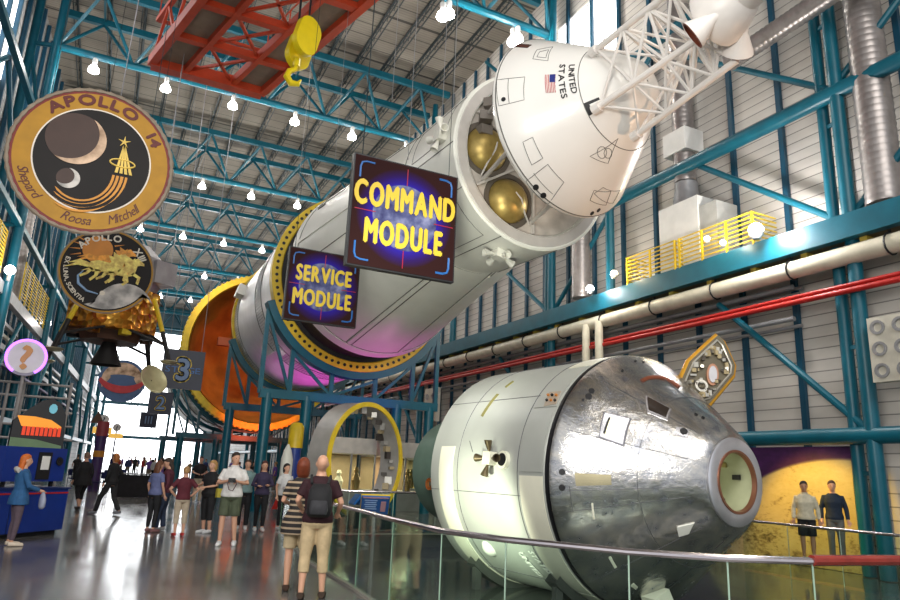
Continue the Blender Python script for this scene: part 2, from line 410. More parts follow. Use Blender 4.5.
# ------------------------------------------------------------------ roof trusses, joists
NX = [-4.9+3.475*k for k in range(7)]
def truss(Y, num, lab):
    r = empty('roof_truss', (5.5, Y, 21.5), lab, 'truss', 'triangular roof trusses across the hall')
    for y, nm in ((Y-1.75, 0), (Y+1.25, 1)):
        MB().bar((-4.9, y, 24.35), (16.2, y, 24.35), .26, .36).build('top_chord', TEAL, r, 0)
    MB().tube((-4.9, Y, 21.6), (16.2, Y, 21.6), .19, 10).build('bottom_chord', TEAL, r)
    for k, x in enumerate(NX):
        m = MB()
        for dx in (-1.737, 1.737):
            if -5 < x+dx < 16.3:
                for y in (Y-1.75, Y+1.25): m.tube((x, Y, 21.6), (x+dx, y, 24.25), .085, 6)
        m.build('web_bracing', TEAL, r)
    for k in range(6): MB().bar((NX[k]+1.737, Y-1.75, 24.4), (NX[k]+1.737, Y+1.25, 24.4), .1, .12).build('cross_tie', TEAL, r, 0)
    return r
TL = ['teal roof truss nearest the camera, behind the white nose cone', 'teal roof truss passing behind the yellow hook block, second from the camera', 'third teal roof truss from the camera, above the far end of the white cone section', 'fourth teal roof truss from the camera', 'fifth teal roof truss from the camera, above the yellow ringed stage', 'sixth teal roof truss from the camera', 'farthest but one teal roof truss near the bright end wall', 'farthest teal roof truss before the end gable']
for k in range(8): truss(23.2+13*k, k, TL[k])
for k in range(13):
    x = -4.6+1.65*k; m = MB()
    for dx in (-.11, .11): m.bar((x+dx, 8, 24.62), (x+dx, L, 24.62), .05, .06)
    m.bar((x, 8, 25.2), (x, L, 25.2), .1, .1)
    y = 12
    while y < 62: m.tube((x, y, 24.62), (x, y+.5, 25.2), .018, 4, cap=False); m.tube((x, y+.5, 25.2), (x, y+1.0, 24.62), .018, 4, cap=False); y += 1.0
    o = m.build('roof_joist', DARK, smooth=0)
    w = ['first', 'second', 'third', 'fourth', 'fifth', 'sixth', 'seventh', 'eighth', 'ninth', 'tenth', 'eleventh', 'twelfth', 'thirteenth'][k]
    tag(o, 'dark open-web joist running the length of the roof, %s from the left wall' % w, 'joist', 'roof joists')
# pendant lamps
def lamp(x, Y, lab, z=21.05, n=1, power=420):
    r = empty('pendant_lamp', (x, Y, z-.4), lab, 'lamp', 'high bay pendant lamps under the trusses')
    MB().tube((x, Y, z+.42), (x, Y, z+.6), .03, 6).build('hanger', GREY, r)
    MB().lathe([(0, .09), (.12, .13), (.3, .12), (.34, .05)], (x, Y, z+.1), n=12, cap0=True, cap1=True).build('ballast_housing', WHITE, r)
    MB().lathe([(.0, .02), (.0, .25), (.06, .27), (.22, .23), (.36, .12), (.45, .08)], (x, Y, z-.34), n=14, cap1=True).build('reflector_bowl', LAMPW, r)
    light('lamp_light', 'POINT', (x, Y, z-.62), power, (1, .96, .88), .22, parent=r)
    return r
ORD = ['leftmost', 'second from left', 'third from left', 'fourth from left', 'fifth from left', 'rightmost']
for k, x in enumerate([-3.17, .28, 3.75, 7.23, 10.7, 14.2]):
    for j, Y in enumerate([23.2, 36.2, 49.2, 62.2, 75.2, 88.2]):
        if j == 0 and k < 4: continue
        where = ['nearest', 'second', 'third', 'fourth', 'fifth', 'sixth'][j]
        lamp(x, Y, 'glowing white pendant lamp under the %s roof truss, %s on it' % (where, ORD[k] if j else ('left of the nose cone' if k == 4 else 'right at the nose cone')), power=330)
        if j == 0:
            lamp(x-.45, Y-.35, 'glowing white pendant lamp hung lower beside its twin, %s' % ('left of the nose cone' if k == 4 else 'touching the nose cone top'), z=20.55, power=300)
# ------------------------------------------------------------------ right wall frame
XC = 16.0
def rcol(Y, lab):
    r = empty('steel_column', (XC, Y, 0), lab, 'column', 'teal twin-tube wall columns')
    MB().tube((XC, Y-.2, -.3), (XC, Y-.2, 24.4), .17, 14).build('front_tube', TEAL, r)
    MB().tube((XC+.2, Y+.35, -.3), (XC+.2, Y+.35, 24.4), .15, 12).build('rear_tube', TEAL, r)
    m = MB()
    for z in range(2, 24, 3): m.bar((XC, Y-.2, z), (XC+.2, Y+.35, z), .06, .1)
    m.build('lacing_plates', TEAL, r, 0)
for k in range(7):
    rcol(10.2+13*k, ['tall teal steel column nearest the camera, right of the moon mural', 'teal steel column rising behind the front of the silver spacecraft', 'teal steel column behind the rear of the white spacecraft cylinder', 'teal wall column glimpsed through the first rocket cradle', 'fifth teal wall column down the right side', 'sixth teal wall column down the right side', 'farthest teal wall column on the right'][k])
def beam(name, z, lab, fn, mt=TEAL, cat='beam'):
    m = MB(); fn(m, z); o = m.build(name, mt); tag(o, lab, cat); return o
beam('walkway_beam', 7.92, 'long teal box beam along the right wall under the yellow railing', lambda m, z: m.bar((XC-.3, -8, z), (XC-.3, L-1, z), .25, .62))
beam('wall_girder_tube', 11.8, 'upper teal tube girder along the right wall above the walkway', lambda m, z: m.tube((XC, -8, z), (XC, L-1, z), .22, 12))
beam('wall_girder_tube', 17.2, 'topmost teal tube girder along the right wall', lambda m, z: m.tube((XC, -8, z), (XC, L-1, z), .2, 10))
beam('wall_girder_tube', 2.86, 'lowest teal tube girder along the right wall over the moon mural', lambda m, z: m.tube((XC, -8, z), (XC, L-1, z), .2, 12))
# braces
def brace(a, b, lab, r=.095):
    o = MB().tube(a, b, r, 10).build('diagonal_brace', TEAL); tag(o, lab, 'brace', 'teal diagonal wall braces')
bl = ['right of the near column', 'above the capsule nose', 'behind the white cylinder', 'beyond the yellow hoop', 'far down the wall']
for k in range(5):
    y0 = 10.2+13*(k-1); y1 = y0+13; x = XC+.15
    brace((x, y0, 3.0), (x, y0+4.2, 6.9), 'low teal diagonal brace %s' % bl[k])
    brace((x, y0, 8.2), (x, y0+4.7, 11.7), 'teal diagonal brace rising from the walkway beam %s' % bl[k])
    brace((x, y1, 8.2), (x, y1-4.0, 11.7), 'teal diagonal brace leaning back to the column %s' % bl[k])
    brace((x, y0, 12.0), (x, y0+6.5, 17.1), 'high teal diagonal brace rising away %s' % bl[k])
    brace((x, y1, 12.0), (x, y1-6.5, 17.1), 'high teal diagonal brace rising nearer %s' % bl[k])
    brace((x, y0, 17.4), (x, y0+6.5, 24), 'topmost teal diagonal brace %s' % bl[k])
    o = MB().tube((XC, y0+9, 8.2), (XC, y0+9, 11.7), .17, 10).build('short_post', TEAL); tag(o, 'short thick teal post above the walkway beam %s' % bl[k], 'post', 'short wall posts')
# girts
NG = 0
y = 7.0
while y < 90:
    o = MB().bar((XW-.12, y, 0), (XW-.12, y, ZR-.2), .12, .16, (0, 1, 0)).build('wall_stud', TEALD, smooth=0)
    tag(o, 'slim dark teal upright on the right wall, %s from the camera end' % ORDW[NG], 'upright', 'slim uprights on the right wall'); NG += 1; y += 1.78 if y < 24 else 1.5
# pipes
def pipe(name, x, z, r, mt, lab, y0=-8, y1=L-2, n=12):
    o = MB().tube((x, y0, z), (x, y1, z), r, n).build(name, mt); tag(o, lab, 'pipe'); return o
pipe('air_pipe', XC-.15, 7.25, .24, CREAM, 'thick cream pipe running under the teal walkway beam')
pipe('sprinkler_pipe', XC-.2, 6.48, .055, RED, 'upper thin red pipe along the right wall')
pipe('sprinkler_pipe', XC-.25, 6.33, .075, RED, 'lower red pipe along the right wall')
gp = [(6.95, .07, .35), (6.8, .05, .6), (6.62, .06, .45), (6.05, .07, .3), (7.0, .05, .75), (5.9, .05, .6)]
gn_ = ['slim grey conduit just below the cream pipe', 'thin grey conduit second below the cream pipe', 'grey conduit just above the red pipes', 'grey conduit just below the red pipes', 'thin grey conduit tucked behind the cream pipe', 'lowest thin grey conduit on the right wall']
for (z, r, dx), lab in zip(gp, gn_): pipe('conduit', XC+dx, z, r, GREY, lab, y0=12)
r = empty('walkway', (XC+.4, 30, 7.6), 'service walkway of grey grating behind the teal beam', 'walkway')
MB().b2((XC-.2, -8, 7.62), (XW-.2, L-2, 7.68)).build('deck', mat('brown_grating', (.16, .11, .05), .6), r, 0)
y = 8
while y < 70: MB().bar((XC-.2, y, 7.5), (XW-.1, y, 7.5), .18, .2).build('cross_beam', mat('ochre_beams', (.45, .33, .05), .5), r, 0); y += 1.6
for k in range(20):
    pass
m = MB()
for y in [a*2.6-4 for a in range(20)]: m.path([(XC-.15+.27*cos(t), y, 7.25+.27*sin(t)) for t in [i*pi/6 for i in range(12)]], .025, 5, closed=True); m.bar((XC-.15, y, 7.45), (XC-.15, y, 7.6), .05, .05)
tag(m.build('pipe_hangers', BLACK), 'black clamp hangers round the cream pipe', 'hanger', kind='stuff')
for k, (yy, l) in enumerate(((at(586, 340, x=15.65).y, 'left'), (at(599, 338, x=15.65).y, 'right'))):
    m = MB(); m.tube((XC-.35, yy, 7.2), (XC-.35, yy, 5.7), .15, 12); o = m.build('drop_pipe', CREAM); tag(o, '%s of two cream drop pipes behind the top of the silver capsule' % l, 'pipe', 'cream drop pipes')
# corrugated ducts
def duct(y, z0, z1, r, lab, x=XC+.1):
    pr = []; z = z0
    while z < z1: pr += [(z, r), (z+.08, r*1.04), (z+.16, r)]; z += .18
    o = MB().lathe(pr, (x, y, 0), n=18, cap0=True, cap1=True).build('corrugated_duct', mat('duct_metal', (.33, .30, .29), .35, .6, .15, 4)); tag(o, lab, 'duct', 'corrugated air ducts')
p = at(683, 130, x=16.3); duct(p.y, 11.4, 24, .36, 'grey corrugated duct rising from the white box left of centre wall', 16.3)
p = at(873, 100, x=16.2); duct(p.y, 8.4, 24, .42, 'fat brownish corrugated duct right of the near teal column', 16.2)
p = at(575, 260, x=15.6); duct(p.y, 8.4, 14, .36, 'grey corrugated duct beside the tilted white module rim', 15.9)
p = at(683, 145, x=16.3)
o = MB().box((16.3, p.y, p.z), (.85, 1.0, .8)).build('duct_box', WHITE, smooth=0); tag(o, 'small cream junction box on the grey duct', 'box')
p = at(688, 222, x=16.2); r = empty('air_handler', (16.2, p.y, 8.3), 'boxy white air handling unit on the walkway', 'air handler')
MB().box((16.25, p.y, 9.35), (1.0, 1.7, 2.3)).build('casing', WHITE, r, 0)
MB().box((16.25, p.y-1.2, 9.2), (.9, .7, 1.8)).build('side_casing', mat('grey_casing', (.42, .42, .4), .5), r, 0)
m = MB(); m.lathe([(0, .5), (.7, .38), (.9, .38)], (16.3, p.y+.1, 10.45), n=14); m.build('duct_collar', GREY, r)
# yellow railings on the walkway
def yrail(y0, y1, x0, x1, z, lab):
    r = empty('yellow_railing', (x0, (y0+y1)/2, z), lab, 'railing', 'yellow walkway railings')
    k = max(1, int(abs(y1-y0)/.9))
    for i in range(k+1):
        yy = y0+(y1-y0)*i/k; MB().bar((x0, yy, z), (x0, yy, z+1.0), .06, .06, (0, 1, 0)).build('post', YEL, r, 0)
    m = MB()
    for j in range(7): m.bar((x0, y0, z+.14+.14*j), (x0, y1, z+.14+.14*j), .035, .035)
    for yy in (y0, y1):
        for j in range(7): m.bar((x0, yy, z+.14+.14*j), (x1, yy, z+.14+.14*j), .035, .035)
    m.build('rails', YEL, r, 0)
a = at(622, 285, x=15.35); b = at(672, 270, x=15.35); c = at(748, 250, x=15.35)
yrail(a.y, b.y+.1, 15.6, 16.6, 8.2, 'yellow railing on the walkway left of the air handler')
yrail(b.y-.1, c.y, 15.6, 16.6, 8.2, 'yellow railing on the walkway in front of the air handler')
# floodlights on the walkway
def globe(px, py, x, r_, lab, power, col=(1, .97, .95)):
    p = at(px, py, x=x); r = empty('flood_lamp', (p.x, p.y, p.z-r_*1.6), lab, 'lamp')
    MB().lathe([(0, r_*.5), (r_*.6, r_*.95), (r_, r_), (r_*1.1, r_*.9)], p-V((0, 0, r_*1.3)), n=14, cap0=True, cap1=True).build('housing', GREY, r)
    MB().ell(p, r_, 14, 10).build('bulb_glass', mat('flood_glass_%d' % (power), (1, 1, 1), .3, emit=col, estr=16, var=0), r)
    light('flood_light', 'POINT', p+V((-r_*1.6, -r_, 0)), power, col, r_, parent=r)
globe(756, 230, 15.2, .2, 'large glowing white globe lamp standing on the teal beam', 420)
globe(590, 289, 15.2, .15, 'small glowing white lamp on the beam under the tilted module', 120)
globe(614, 274, 15.2, .13, 'warm glowing lamp at the left end of the yellow railing', 60, (1, .8, .5))
globe(707, 239, 15.2, .09, 'tiny warm lamp on the yellow railing, left of two', 25, (1, .85, .6))
globe(723, 243, 15.2, .09, 'tiny warm lamp on the yellow railing, right of two', 25, (1, .85, .6))
# perforated light panel right edge, speaker box behind the cylinder
def perf(px, py, x, w, h, lab, cols, rows):
    p = at(px, py, x=x); r = empty('lamp_panel', (p.x, p.y, p.z-h/2), lab, 'equipment panel')
    MB().box(p, (.25, w, h)).build('casing', mat('beige_casing', (.55, .52, .44), .5), r, 0)
    for i in range(cols):
        for j in range(rows):
            q = p+V((-.125, (i-(cols-1)/2)*w/cols, (j-(rows-1)/2)*h/rows)); m = MB(); m.lathe([(0, .16), (-.05, .17), (-.05, .11), (.05, .09), (.05, 0)], q, (1, 0, 0), 14)
            m.build('round_opening', [GREY], r)
perf(895, 348, 15.7, 1.0, 1.5, 'beige panel with round openings right of the near column', 2, 3)
perf(432, 405, 15.7, 1.5, 1.8, 'beige panel with round openings beyond the green nozzle', 2, 2)
# moon mural
def moon_mat():
    t = NT('moon_mural'); c = t.coord(); vd = t.n('ShaderNodeVectorMath', operation='DISTANCE'); t.l(c, vd.inputs[0]); vd.inputs[1].default_value = (0, -1.6, -4.6)
    nz = t.n('ShaderNodeTexNoise', i_Scale=2.2, i_Detail=8.0, i_Roughness=.65); t.l(t.coord(scale=(1, 1, 1.6)), nz.inputs[0])
    vo = t.n('ShaderNodeTexVoronoi', i_Scale=1.1); t.l(t.coord(scale=(1, 1, 1.6)), vo.inputs[0])
    nn = t.math('ADD', t.math('MULTIPLY', nz.outputs[0], .8), t.math('MULTIPLY', vo.outputs['Distance'], .35))
    n3 = t.n('ShaderNodeTexNoise', i_Scale=7.0, i_Detail=8.0, i_Roughness=.7); t.l(t.coord(scale=(1, 1, 2.2)), n3.inputs[0])
    sp = t.n('ShaderNodeSeparateXYZ'); t.l(c, sp.inputs[0]); low = t.math('MULTIPLY', t.math('ADD', sp.outputs[2], 1.6), .035)
    nn = t.math('ADD', t.math('ADD', t.math('MULTIPLY', nn, .45), t.math('MULTIPLY', n3.outputs[0], .5)), low)
    mo = t.ramp(nn, [(.40, (.10, .07, .03)), (.475, (.34, .26, .12)), (.52, (.50, .41, .20)), (.75, (.58, .49, .27))])
    sky = t.ramp(nz.outputs[0], [(.3, (.03, .005, .05)), (.7, (.09, .015, .12))])
    edge = t.ramp(t.math('DIVIDE', vd.outputs['Value'], 10), [(.555, (0, 0, 0)), (.56, (1, 1, 1))])
    t.l(t.mix(edge, mo, sky), t.b.inputs[0]); t.b.inputs['Roughness'].default_value = .6
    return t.m
m = MB().b2((16.45, 10.9, -.31), (16.55, 16.9, 2.65)); o = m.build('moon_mural', moon_mat(), smooth=0, base=(16.5, 12.8, 1.35)); tag(o, 'golden cratered moon mural against purple sky at the foot of the right wall', 'mural')
# ------------------------------------------------------------------ the hanging rocket
X0 = 8.3
def ax(Y): return V((X0, Y, 9.12-.0145*Y))
RD = V((0, -1, .0145)).normalized()
def gold_tank(): return mat('gold_tank', (.40, .29, .09), .38, .6, .25, 4)
WHT = mat('rocket_white', (.80, .80, .73), .36, 0, .04, 1.2)
WHT2 = mat('module_white', (.80, .78, .74), .28, 0, .03, 1.0, coat=.3)
SEAM = mat('panel_seam', (.10, .10, .09), .6)
GREYW = mat('grey_white_plate', (.50, .47, .44), .4, 0, .08)
SILV = mat('silver_skin', (.84, .83, .84), .34, .35, .06, 2)
# --- command module
cm = empty('command_module', ax(10.75), 'white conical nose module of the hanging rocket with a small flag', 'space capsule')
FC = Fr((7.81, 10.75, 8.8), (.165, -.982, .05))
cprof = [(-.16, 1.83), (-.10, 1.93), (0, 1.99), (.08, 1.97), (1.35, 1.09), (1.95, .58), (2.05, .48), (2.12, .3)]
CM = Solid(FC, cprof)
m = MB(); m.lathe([(-.36, .02), (-.32, .8), (-.25, 1.4)]+cprof[:4]+[(.5, CM.r(.5)), (.95, CM.r(.95)), (1.35, 1.09), (1.75, CM.r(1.75))]+cprof[5:]+[(2.14, .02)], FC.O, FC.d, 72)
body = m.build('cone_shell', WHT2, cm, 28)
m = MB()
CM.line(m, [(1.38, a*pi/12) for a in range(24)], r=.008, closed=True, sub=4)
CM.line(m, [(.06, a*pi/12) for a in range(24)], r=.012, closed=True, sub=4)
for q in ([(497, 80), (525, 77), (524.5, 100), (499, 106)], [(508.8, 79), (509.5, 103)], [(537, 50), (553, 47), (548, 61), (533, 59)], [(540, 52), (549, 50), (546, 58), (537, 57)],
          [(523, 142), (533, 137), (543, 158), (532, 165)], [(526, 181), (548, 164), (564, 182), (546, 204)], [(534, 173), (553, 194)], [(594, 190), (611, 191), (606, 205), (590, 200)],
          [(603, 149), (618, 138), (608, 163), (590, 156)], [(594, 193), (603, 187), (620, 190), (613, 203)]):
    CM.pline(m, q, r=.006, closed=len(q) > 2, sub=5)
for c_, r_ in (((602, 152), 6), ((608, 153), 5)):
    CM.pline(m, [(c_[0]+r_*.8*cos(k*pi/5), c_[1]+r_*sin(k*pi/5)) for k in range(10)], r=.006, closed=True, sub=2)
m.build('panel_seams', SEAM, cm)
for q, r_ in (((504, 99.5), .045), ((536, 187), .06), ((543.5, 195), .06), ((592, 213), .05), ((598.5, 210), .05)):
    t, a = CM.hit(*q); m = MB(); P = CM.pt(t, a, .004); N = CM.nrm(t, a)
    m.tube(P-N*.02, P+N*.008, r_, 14); m.build('thruster_port', BLACK, cm)
def window_on(SOL, cen, dt, da, mt_frame, mt_in, parent, names):
    t, a = SOL.hit(*cen); m = MB(); SOL.patch(m, t-dt, t+dt, a-da, a+da, .012, .03, 3, 3); o = m.build(names[0], mt_frame, parent, 0)
    m = MB(); SOL.patch(m, t-dt*.75, t+dt*.75, a-da*.75, a+da*.75, .02, .02, 3, 3); m.build(names[1], mt_in, o, 0)
# window near (524,45) and the docking tower cutout with black frame
t, a = CM.hit(523, 46); m = MB(); CM.patch(m, t-.13, t+.13, a-.05, a+.05, .01, .02); m.build('window', mat('dark_window', (.06, .035, .03), .15), cm)
t, a = CM.hit(593, 107); m = MB(); CM.patch(m, t-.10, t+.13, a-.13, a+.11, .008, .02); o = m.build('tower_leg_well', BLACK, cm)
m = MB(); CM.patch(m, t-.02, t+.14, a-.07, a+.06, .014, .02); m.build('leg_well_fairing', WHT2, o)
# flag on the cone, stripes and canton as separate pieces of one printed decal
def quadmap(SOL, px):
    A, B, C_, D = [SOL.hit(*p) for p in px]  # top-left, top-right, bottom-right, bottom-left
    def fn(x, y, z):
        u, v = x, 1-y
        t = (A[0]*(1-u)+B[0]*u)*(1-v)+(D[0]*(1-u)+C_[0]*u)*v; a = (A[1]*(1-u)+B[1]*u)*(1-v)+(D[1]*(1-u)+C_[1]*u)*v
        return SOL.pt(t, a, .014+z)
    return fn
FPX_ = [CM.hit(*p) for p in ((545.5, 75), (556, 74.5), (556, 92.5), (546.5, 93))]
def fpatch(m, u0, u1, v0, v1, off):
    def fn(u, v, o):
        A, B, C_, D = FPX_; return CM.pt((A[0]*(1-u)+B[0]*u)*(1-v)+(D[0]*(1-u)+C_[0]*u)*v, (A[1]*(1-u)+B[1]*u)*(1-v)+(D[1]*(1-u)+C_[1]*u)*v, o)
    n = 4; vs = [fn(u0+(u1-u0)*i/n, v0+(v1-v0)*j/n, o) for o in (off, 0) for j in range(n+1) for i in range(n+1)]; c_ = n+1
    m.add(vs, [(j*c_+i, j*c_+i+1, (j+1)*c_+i+1, (j+1)*c_+i) for j in range(n) for i in range(n)]+[tuple(25+x for x in (j*c_+i, (j+1)*c_+i, (j+1)*c_+i+1, j*c_+i+1)) for j in range(n) for i in range(n)])
m = MB(); fpatch(m, 0, 1, 0, 1, .006); o = m.build('flag_decal', WHT, cm, 0); o['label'] = 'red, white and blue flag decal'
m = MB()
for k in range(0, 13, 2): fpatch(m, k/13, (k+1)/13, 0, 1, .009)
m.build('red_stripes', mat('flag_red', (.45, .04, .06), .4), o, 0)
m = MB(); fpatch(m, .46, 1, 0, .45, .012); m.build('blue_canton', mat('flag_blue', (.02, .03, .18), .4), o, 0)
m = MB()
def vtext(m, txt, px0, px1, hgt):
    A = CM.hit(*px0); B = CM.hit(*px1); tot = [0]
    tmp = MB(); w = text(tmp, txt, lambda x, y, z: V((x, y, z)), 1.0, center=False, gap=.1, bold=.012)
    def fn(x, y, z):
        u = x/w; return CM.pt(A[0]+(B[0]-A[0])*u+y*hgt, A[1]+(B[1]-A[1])*u, .006+z)
    text(m, txt, fn, 1.0, center=False, gap=.1, depth=.004, bold=.012)
vtext(m, 'UNITED', (569.5, 65), (572.5, 94), .13); vtext(m, 'STATES', (560.5, 65), (562.5, 99), .13)
m.build('lettering', BLACK, cm, 0)
# --- service module front and body
sm = empty('service_module', ax(14), 'white cylindrical service module behind the hanging cone, gold tanks in its open front', 'rocket stage')
FS = Fr((8.2, 15.4, 9.03), (.07, -2.75, -.10)); SML = 2.75
m = MB(); m.lathe([(0, 2.2), (SML, 2.2), (SML+.04, 2.16), (SML+.04, 1.86), (SML-.10, 1.84), (SML-.12, .02)], FS.O, FS.d, 72); m.build('hull', [WHT], sm, 30)
m = MB(); m.lathe([(SML+.042, 2.12), (SML+.055, 2.10), (SML+.055, 1.89), (SML+.042, 1.87)], FS.O, FS.d, 64); m.build('front_ring', GREYW, sm, 30)
m = MB(); m.lathe([(SML-.11, 1.83), (SML-.08, 1.83), (SML-.08, .3), (SML-.11, .3)], FS.O, FS.d, 64); m.build('front_bulkhead', mat('bulkhead_grey', (.46, .42, .38), .5, 0, .2), sm, 30)
for k in range(6):
    a = radians(212+60*k); m = MB(); m.bar(FS.pt(SML-.05, a, .3), FS.pt(SML-.05, a, 1.8), .05, .12, FS.d); m.build('bulkhead_spoke', GREYW, sm, 0)
ta = radians(180); tb = radians(241)
for a_ in (ta, tb):
    c = FS.pt(SML-.30, a_, 1.28)
    MB().ell(c, .58, 28, 18).build('gold_tank', gold_tank(), sm)
    m = MB(); m.lathe([(-.09, .68), (-.05, .66), (-.05, .56), (-.09, .52)], FS.pt(SML, a_, 1.28), FS.d, 32); m.build('tank_collar', mat('collar', (.10, .085, .07), .5), sm)
    m = MB(); m.path([FS.pt(SML+.0, a_+.46, 1.6), FS.pt(SML+.10, a_+.3, 1.4), FS.pt(SML+.28, a_+.1, 1.25), FS.pt(SML+.26, a_-.06, 1.2)], .022, 6); m.build('tank_line', GREYW, sm)
for k in range(5):
    a = radians(115+13*k); p = FS.pt(SML+.1, a, 1.9-.1*k); MB().box(p, (.25, .3, .22), .4*k).build('fitting', mat('fittings', (.16, .14, .12), .5), sm, 0)
for k in range(6):
    a = radians(30+60*k); MB().tube(FS.pt(SML-.1, a, 1.55), FC.pt(-.2, a, 1.5), .05, 8).build('tie_strut', GREYW, sm)
SM = Solid(FS, [(-.02, 2.2), (SML, 2.2)])
def quad(SOL, parent, t, a, s=1.0, housing=None, bell=None, ports=False):
    P = SOL.pt(t, a, 0); N = (P-SOL.F.pt(t, a, 0)).normalized(); D = SOL.F.d; T = N.cross(D).normalized()
    h = MB(); Mx = Matrix((D, T, N)).transposed(); h.box(P+N*.1*s, (.3*s, .3*s, .2*s), M=Mx); o = h.build('thruster_block', housing, parent, 0)
    for v in (D, -D, T, -T):
        q = P+N*.13*s+v*.15*s; m = MB(); m.lathe([(0, .03*s), (.05*s, .04*s), (.2*s, .085*s), (.27*s, .10*s), (.27*s, .085*s), (.1*s, .03*s), (.1*s, .001)], q, (v+N*.25), 14); m.build('thruster_bell', bell, o)
    return o
QW = mat('thruster_white', (.7, .69, .62), .4)
for q in ((500, 251), (444, 137)): quad(SM, sm, *SM.hit(*q), 1.0, QW, QW)
m = MB()
for pa in (-178, -150, -112, -70, 150): SM.line(m, [(0, radians(pa)), (SML, radians(pa))], r=.01, sub=4)
for tt in (.05,): SM.line(m, [(tt, a*pi/12) for a in range(24)], r=.014, closed=True, sub=3)
for c0, c1 in ((-158, -118), (150, 176)):
    SM.line(m, [(.5, radians(c0)), (2.3, radians(c0)), (2.3, radians(c1)), (.5, radians(c1))], r=.008, closed=True)
m.build('panel_seams', SEAM, sm)
# --- adapter cone section
sl = empty('adapter_section', ax(20), 'long white tapered rocket section behind the service module', 'rocket stage')
FA = Fr((8.3, 23.3, 8.79), (-.1, -7.9, .24)); AL = 7.9
aprof = [(0, 3.24), (AL, 2.2)]; AD = Solid(FA, aprof)
m = MB(); m.lathe([(-.02, 2.9), (0, 3.24), (.04, 3.26), (.5, 3.20), (.52, 3.17), (AL, 2.2)], FA.O, FA.d, 80, cap0=True, cap1=True); m.build('tapered_hull', WHT, sl, 30)
m = MB()
for pa in (-170, -112, -108, -76, -73, 145): AD.line(m, [(.55, radians(pa)), (AL, radians(pa))], r=.014, sub=8)
for tt in (.55,): AD.line(m, [(tt, a*pi/12) for a in range(24)], r=.014, closed=True, sub=3)
m.build('panel_seams', SEAM, sl)
for pa in (-110, -74.5, 172):
    m = MB(); AD.patch(m, .6, 7.6, radians(pa)-.02, radians(pa)+.02, .03, .03, 8, 2); m.build('raised_fairing_strip', WHT, sl, 20)
for q in ((318, 205), (322, 207)):
    t, a = AD.hit(*q); m = MB(); AD.patch(m, t-.3, t+.3, a-.012, a+.012, .03, .03, 3, 2); m.build('scuff_plate', SEAM, sl, 0)
# --- instrument ring
ir = empty('instrument_ring', ax(25.2), 'yellow perforated ring round the gap between white cone and silver cylinder', 'ring')
FI = Fr(ax(25.3), RD)
YR = mat('ring_yellow', (.74, .52, .03), .45, 0, .12, 3)
m = MB(); m.lathe([(-.25, 3.35), (-.25, 3.52), (.42, 3.58), (.45, 3.56), (.45, 3.24), (.40, 3.20), (-.25, 3.3)], FI.O, FI.d, 90); m.build('yellow_flange', YR, ir, 30)
m = MB(); m.lathe([(-.2, 3.22), (.3, 3.22), (.3, 3.0), (2.1, 2.95), (2.1, 2.8), (-.2, 2.75)], FI.O, FI.d, 80); m.build('dark_inner_band', mat('dark_band', (.02, .02, .022), .5), ir, 30)
for k in range(84):
    a = 2*pi*k/84
    if sin(a) > .75 and cos(a) > 0: continue
    m = MB(); m.tube(FI.pt(.44, a, 3.40), FI.pt(.47, a, 3.40), .062, 10); m.build('bolt_hole', BLACK, ir)
# --- silver stage
sv = empty('silver_stage', ax(30), 'silver cylindrical rocket stage between the two yellow rings', 'rocket stage')
FV = Fr(ax(34), RD); VL = 8.5; SV = Solid(FV, [(0, 3.4), (VL, 3.4)])
m = MB(); m.lathe([(0, 3.3), (.02, 3.4), (VL, 3.4), (VL, 3.3)], FV.O, FV.d, 90, cap0=True, cap1=True); m.build('hull', SILV, sv, 30)
m = MB()
for t0, t1, lo, hi in ((5.2, 6.2, 0, 360), (.1, .9, 0, 360)):
    for k in range(0, 180):
        a = 2*pi*k/180
        if cos(a) > .75: continue
        SV.line(m, [(t0, a), (t1, a)], r=.016, off=.012, n=4, sub=1)
tag(m.build('stringers', mat('stringer_silver', (.5, .5, .52), .3, .6), sv, 0), kind='stuff')
m = MB()
for tt in (1.0, 5.1, 6.3): SV.line(m, [(tt, a*pi/18) for a in range(36)], r=.02, closed=True, sub=3)
m.build('hoop_seams', SEAM, sv)
m = MB(); m.lathe([(-.12, 3.36), (-.12, 3.52), (.06, 3.52), (.06, 3.4)], FV.O, FV.d, 90); m.build('yellow_edge_ring', YR, sv, 30)
t, a = SV.hit(279, 353); m = MB(); SV.patch(m, t-1.6, t+.6, a-.05, a+.05, .15, .15, 3, 3); m.build('cable_fairing', SILV, sv, 20)
t, a = SV.hit(259, 272); m = MB(); SV.patch(m, 1.0, 1.9, radians(162), radians(170), .35, .35, 3, 3); m.build('attitude_pod', WHT, sv, 20)
# --- big yellow ringed stage with orange bowl
b2 = empty('ringed_stage', ax(50), 'huge rocket stage with a scalloped yellow rim and an orange dished inside', 'rocket stage')
FB = Fr(ax(43.4), RD)
m = MB(); m.lathe([(-.5, 4.62), (-.5, 4.9), (-.1, 4.95), (.1, 4.9), (.12, 4.55), (.02, 4.5), (-.5, 4.46)], FB.O, FB.d, 110); m.build('yellow_rim', YR, b2, 30)
for k in range(96):
    a = 2*pi*k/96
    MB().bar(FB.pt(-.45, a, 4.9), FB.pt(.08, a, 4.92), .12, .1, FB.pt(0, a, 1)-FB.O).build('rim_cleat', YR, b2, 0)
m = MB(); m.lathe([(0, 4.46), (-1.6, 4.3), (-3.4, 3.6), (-4.8, 2.3), (-5.4, 1.0), (-5.5, .02)], FB.O, FB.d, 80); m.build('orange_bowl', mat('orange_foam', (.31, .125, .02), .5, 0, .35, .9, .3, 3), b2, 40)
m = MB()
for a_ in (40, 160, 200, 250): m.bar(FB.pt(-2.4, radians(a_), 3.9), FB.pt(-2.1, radians(a_), 3.9), .5, .3)
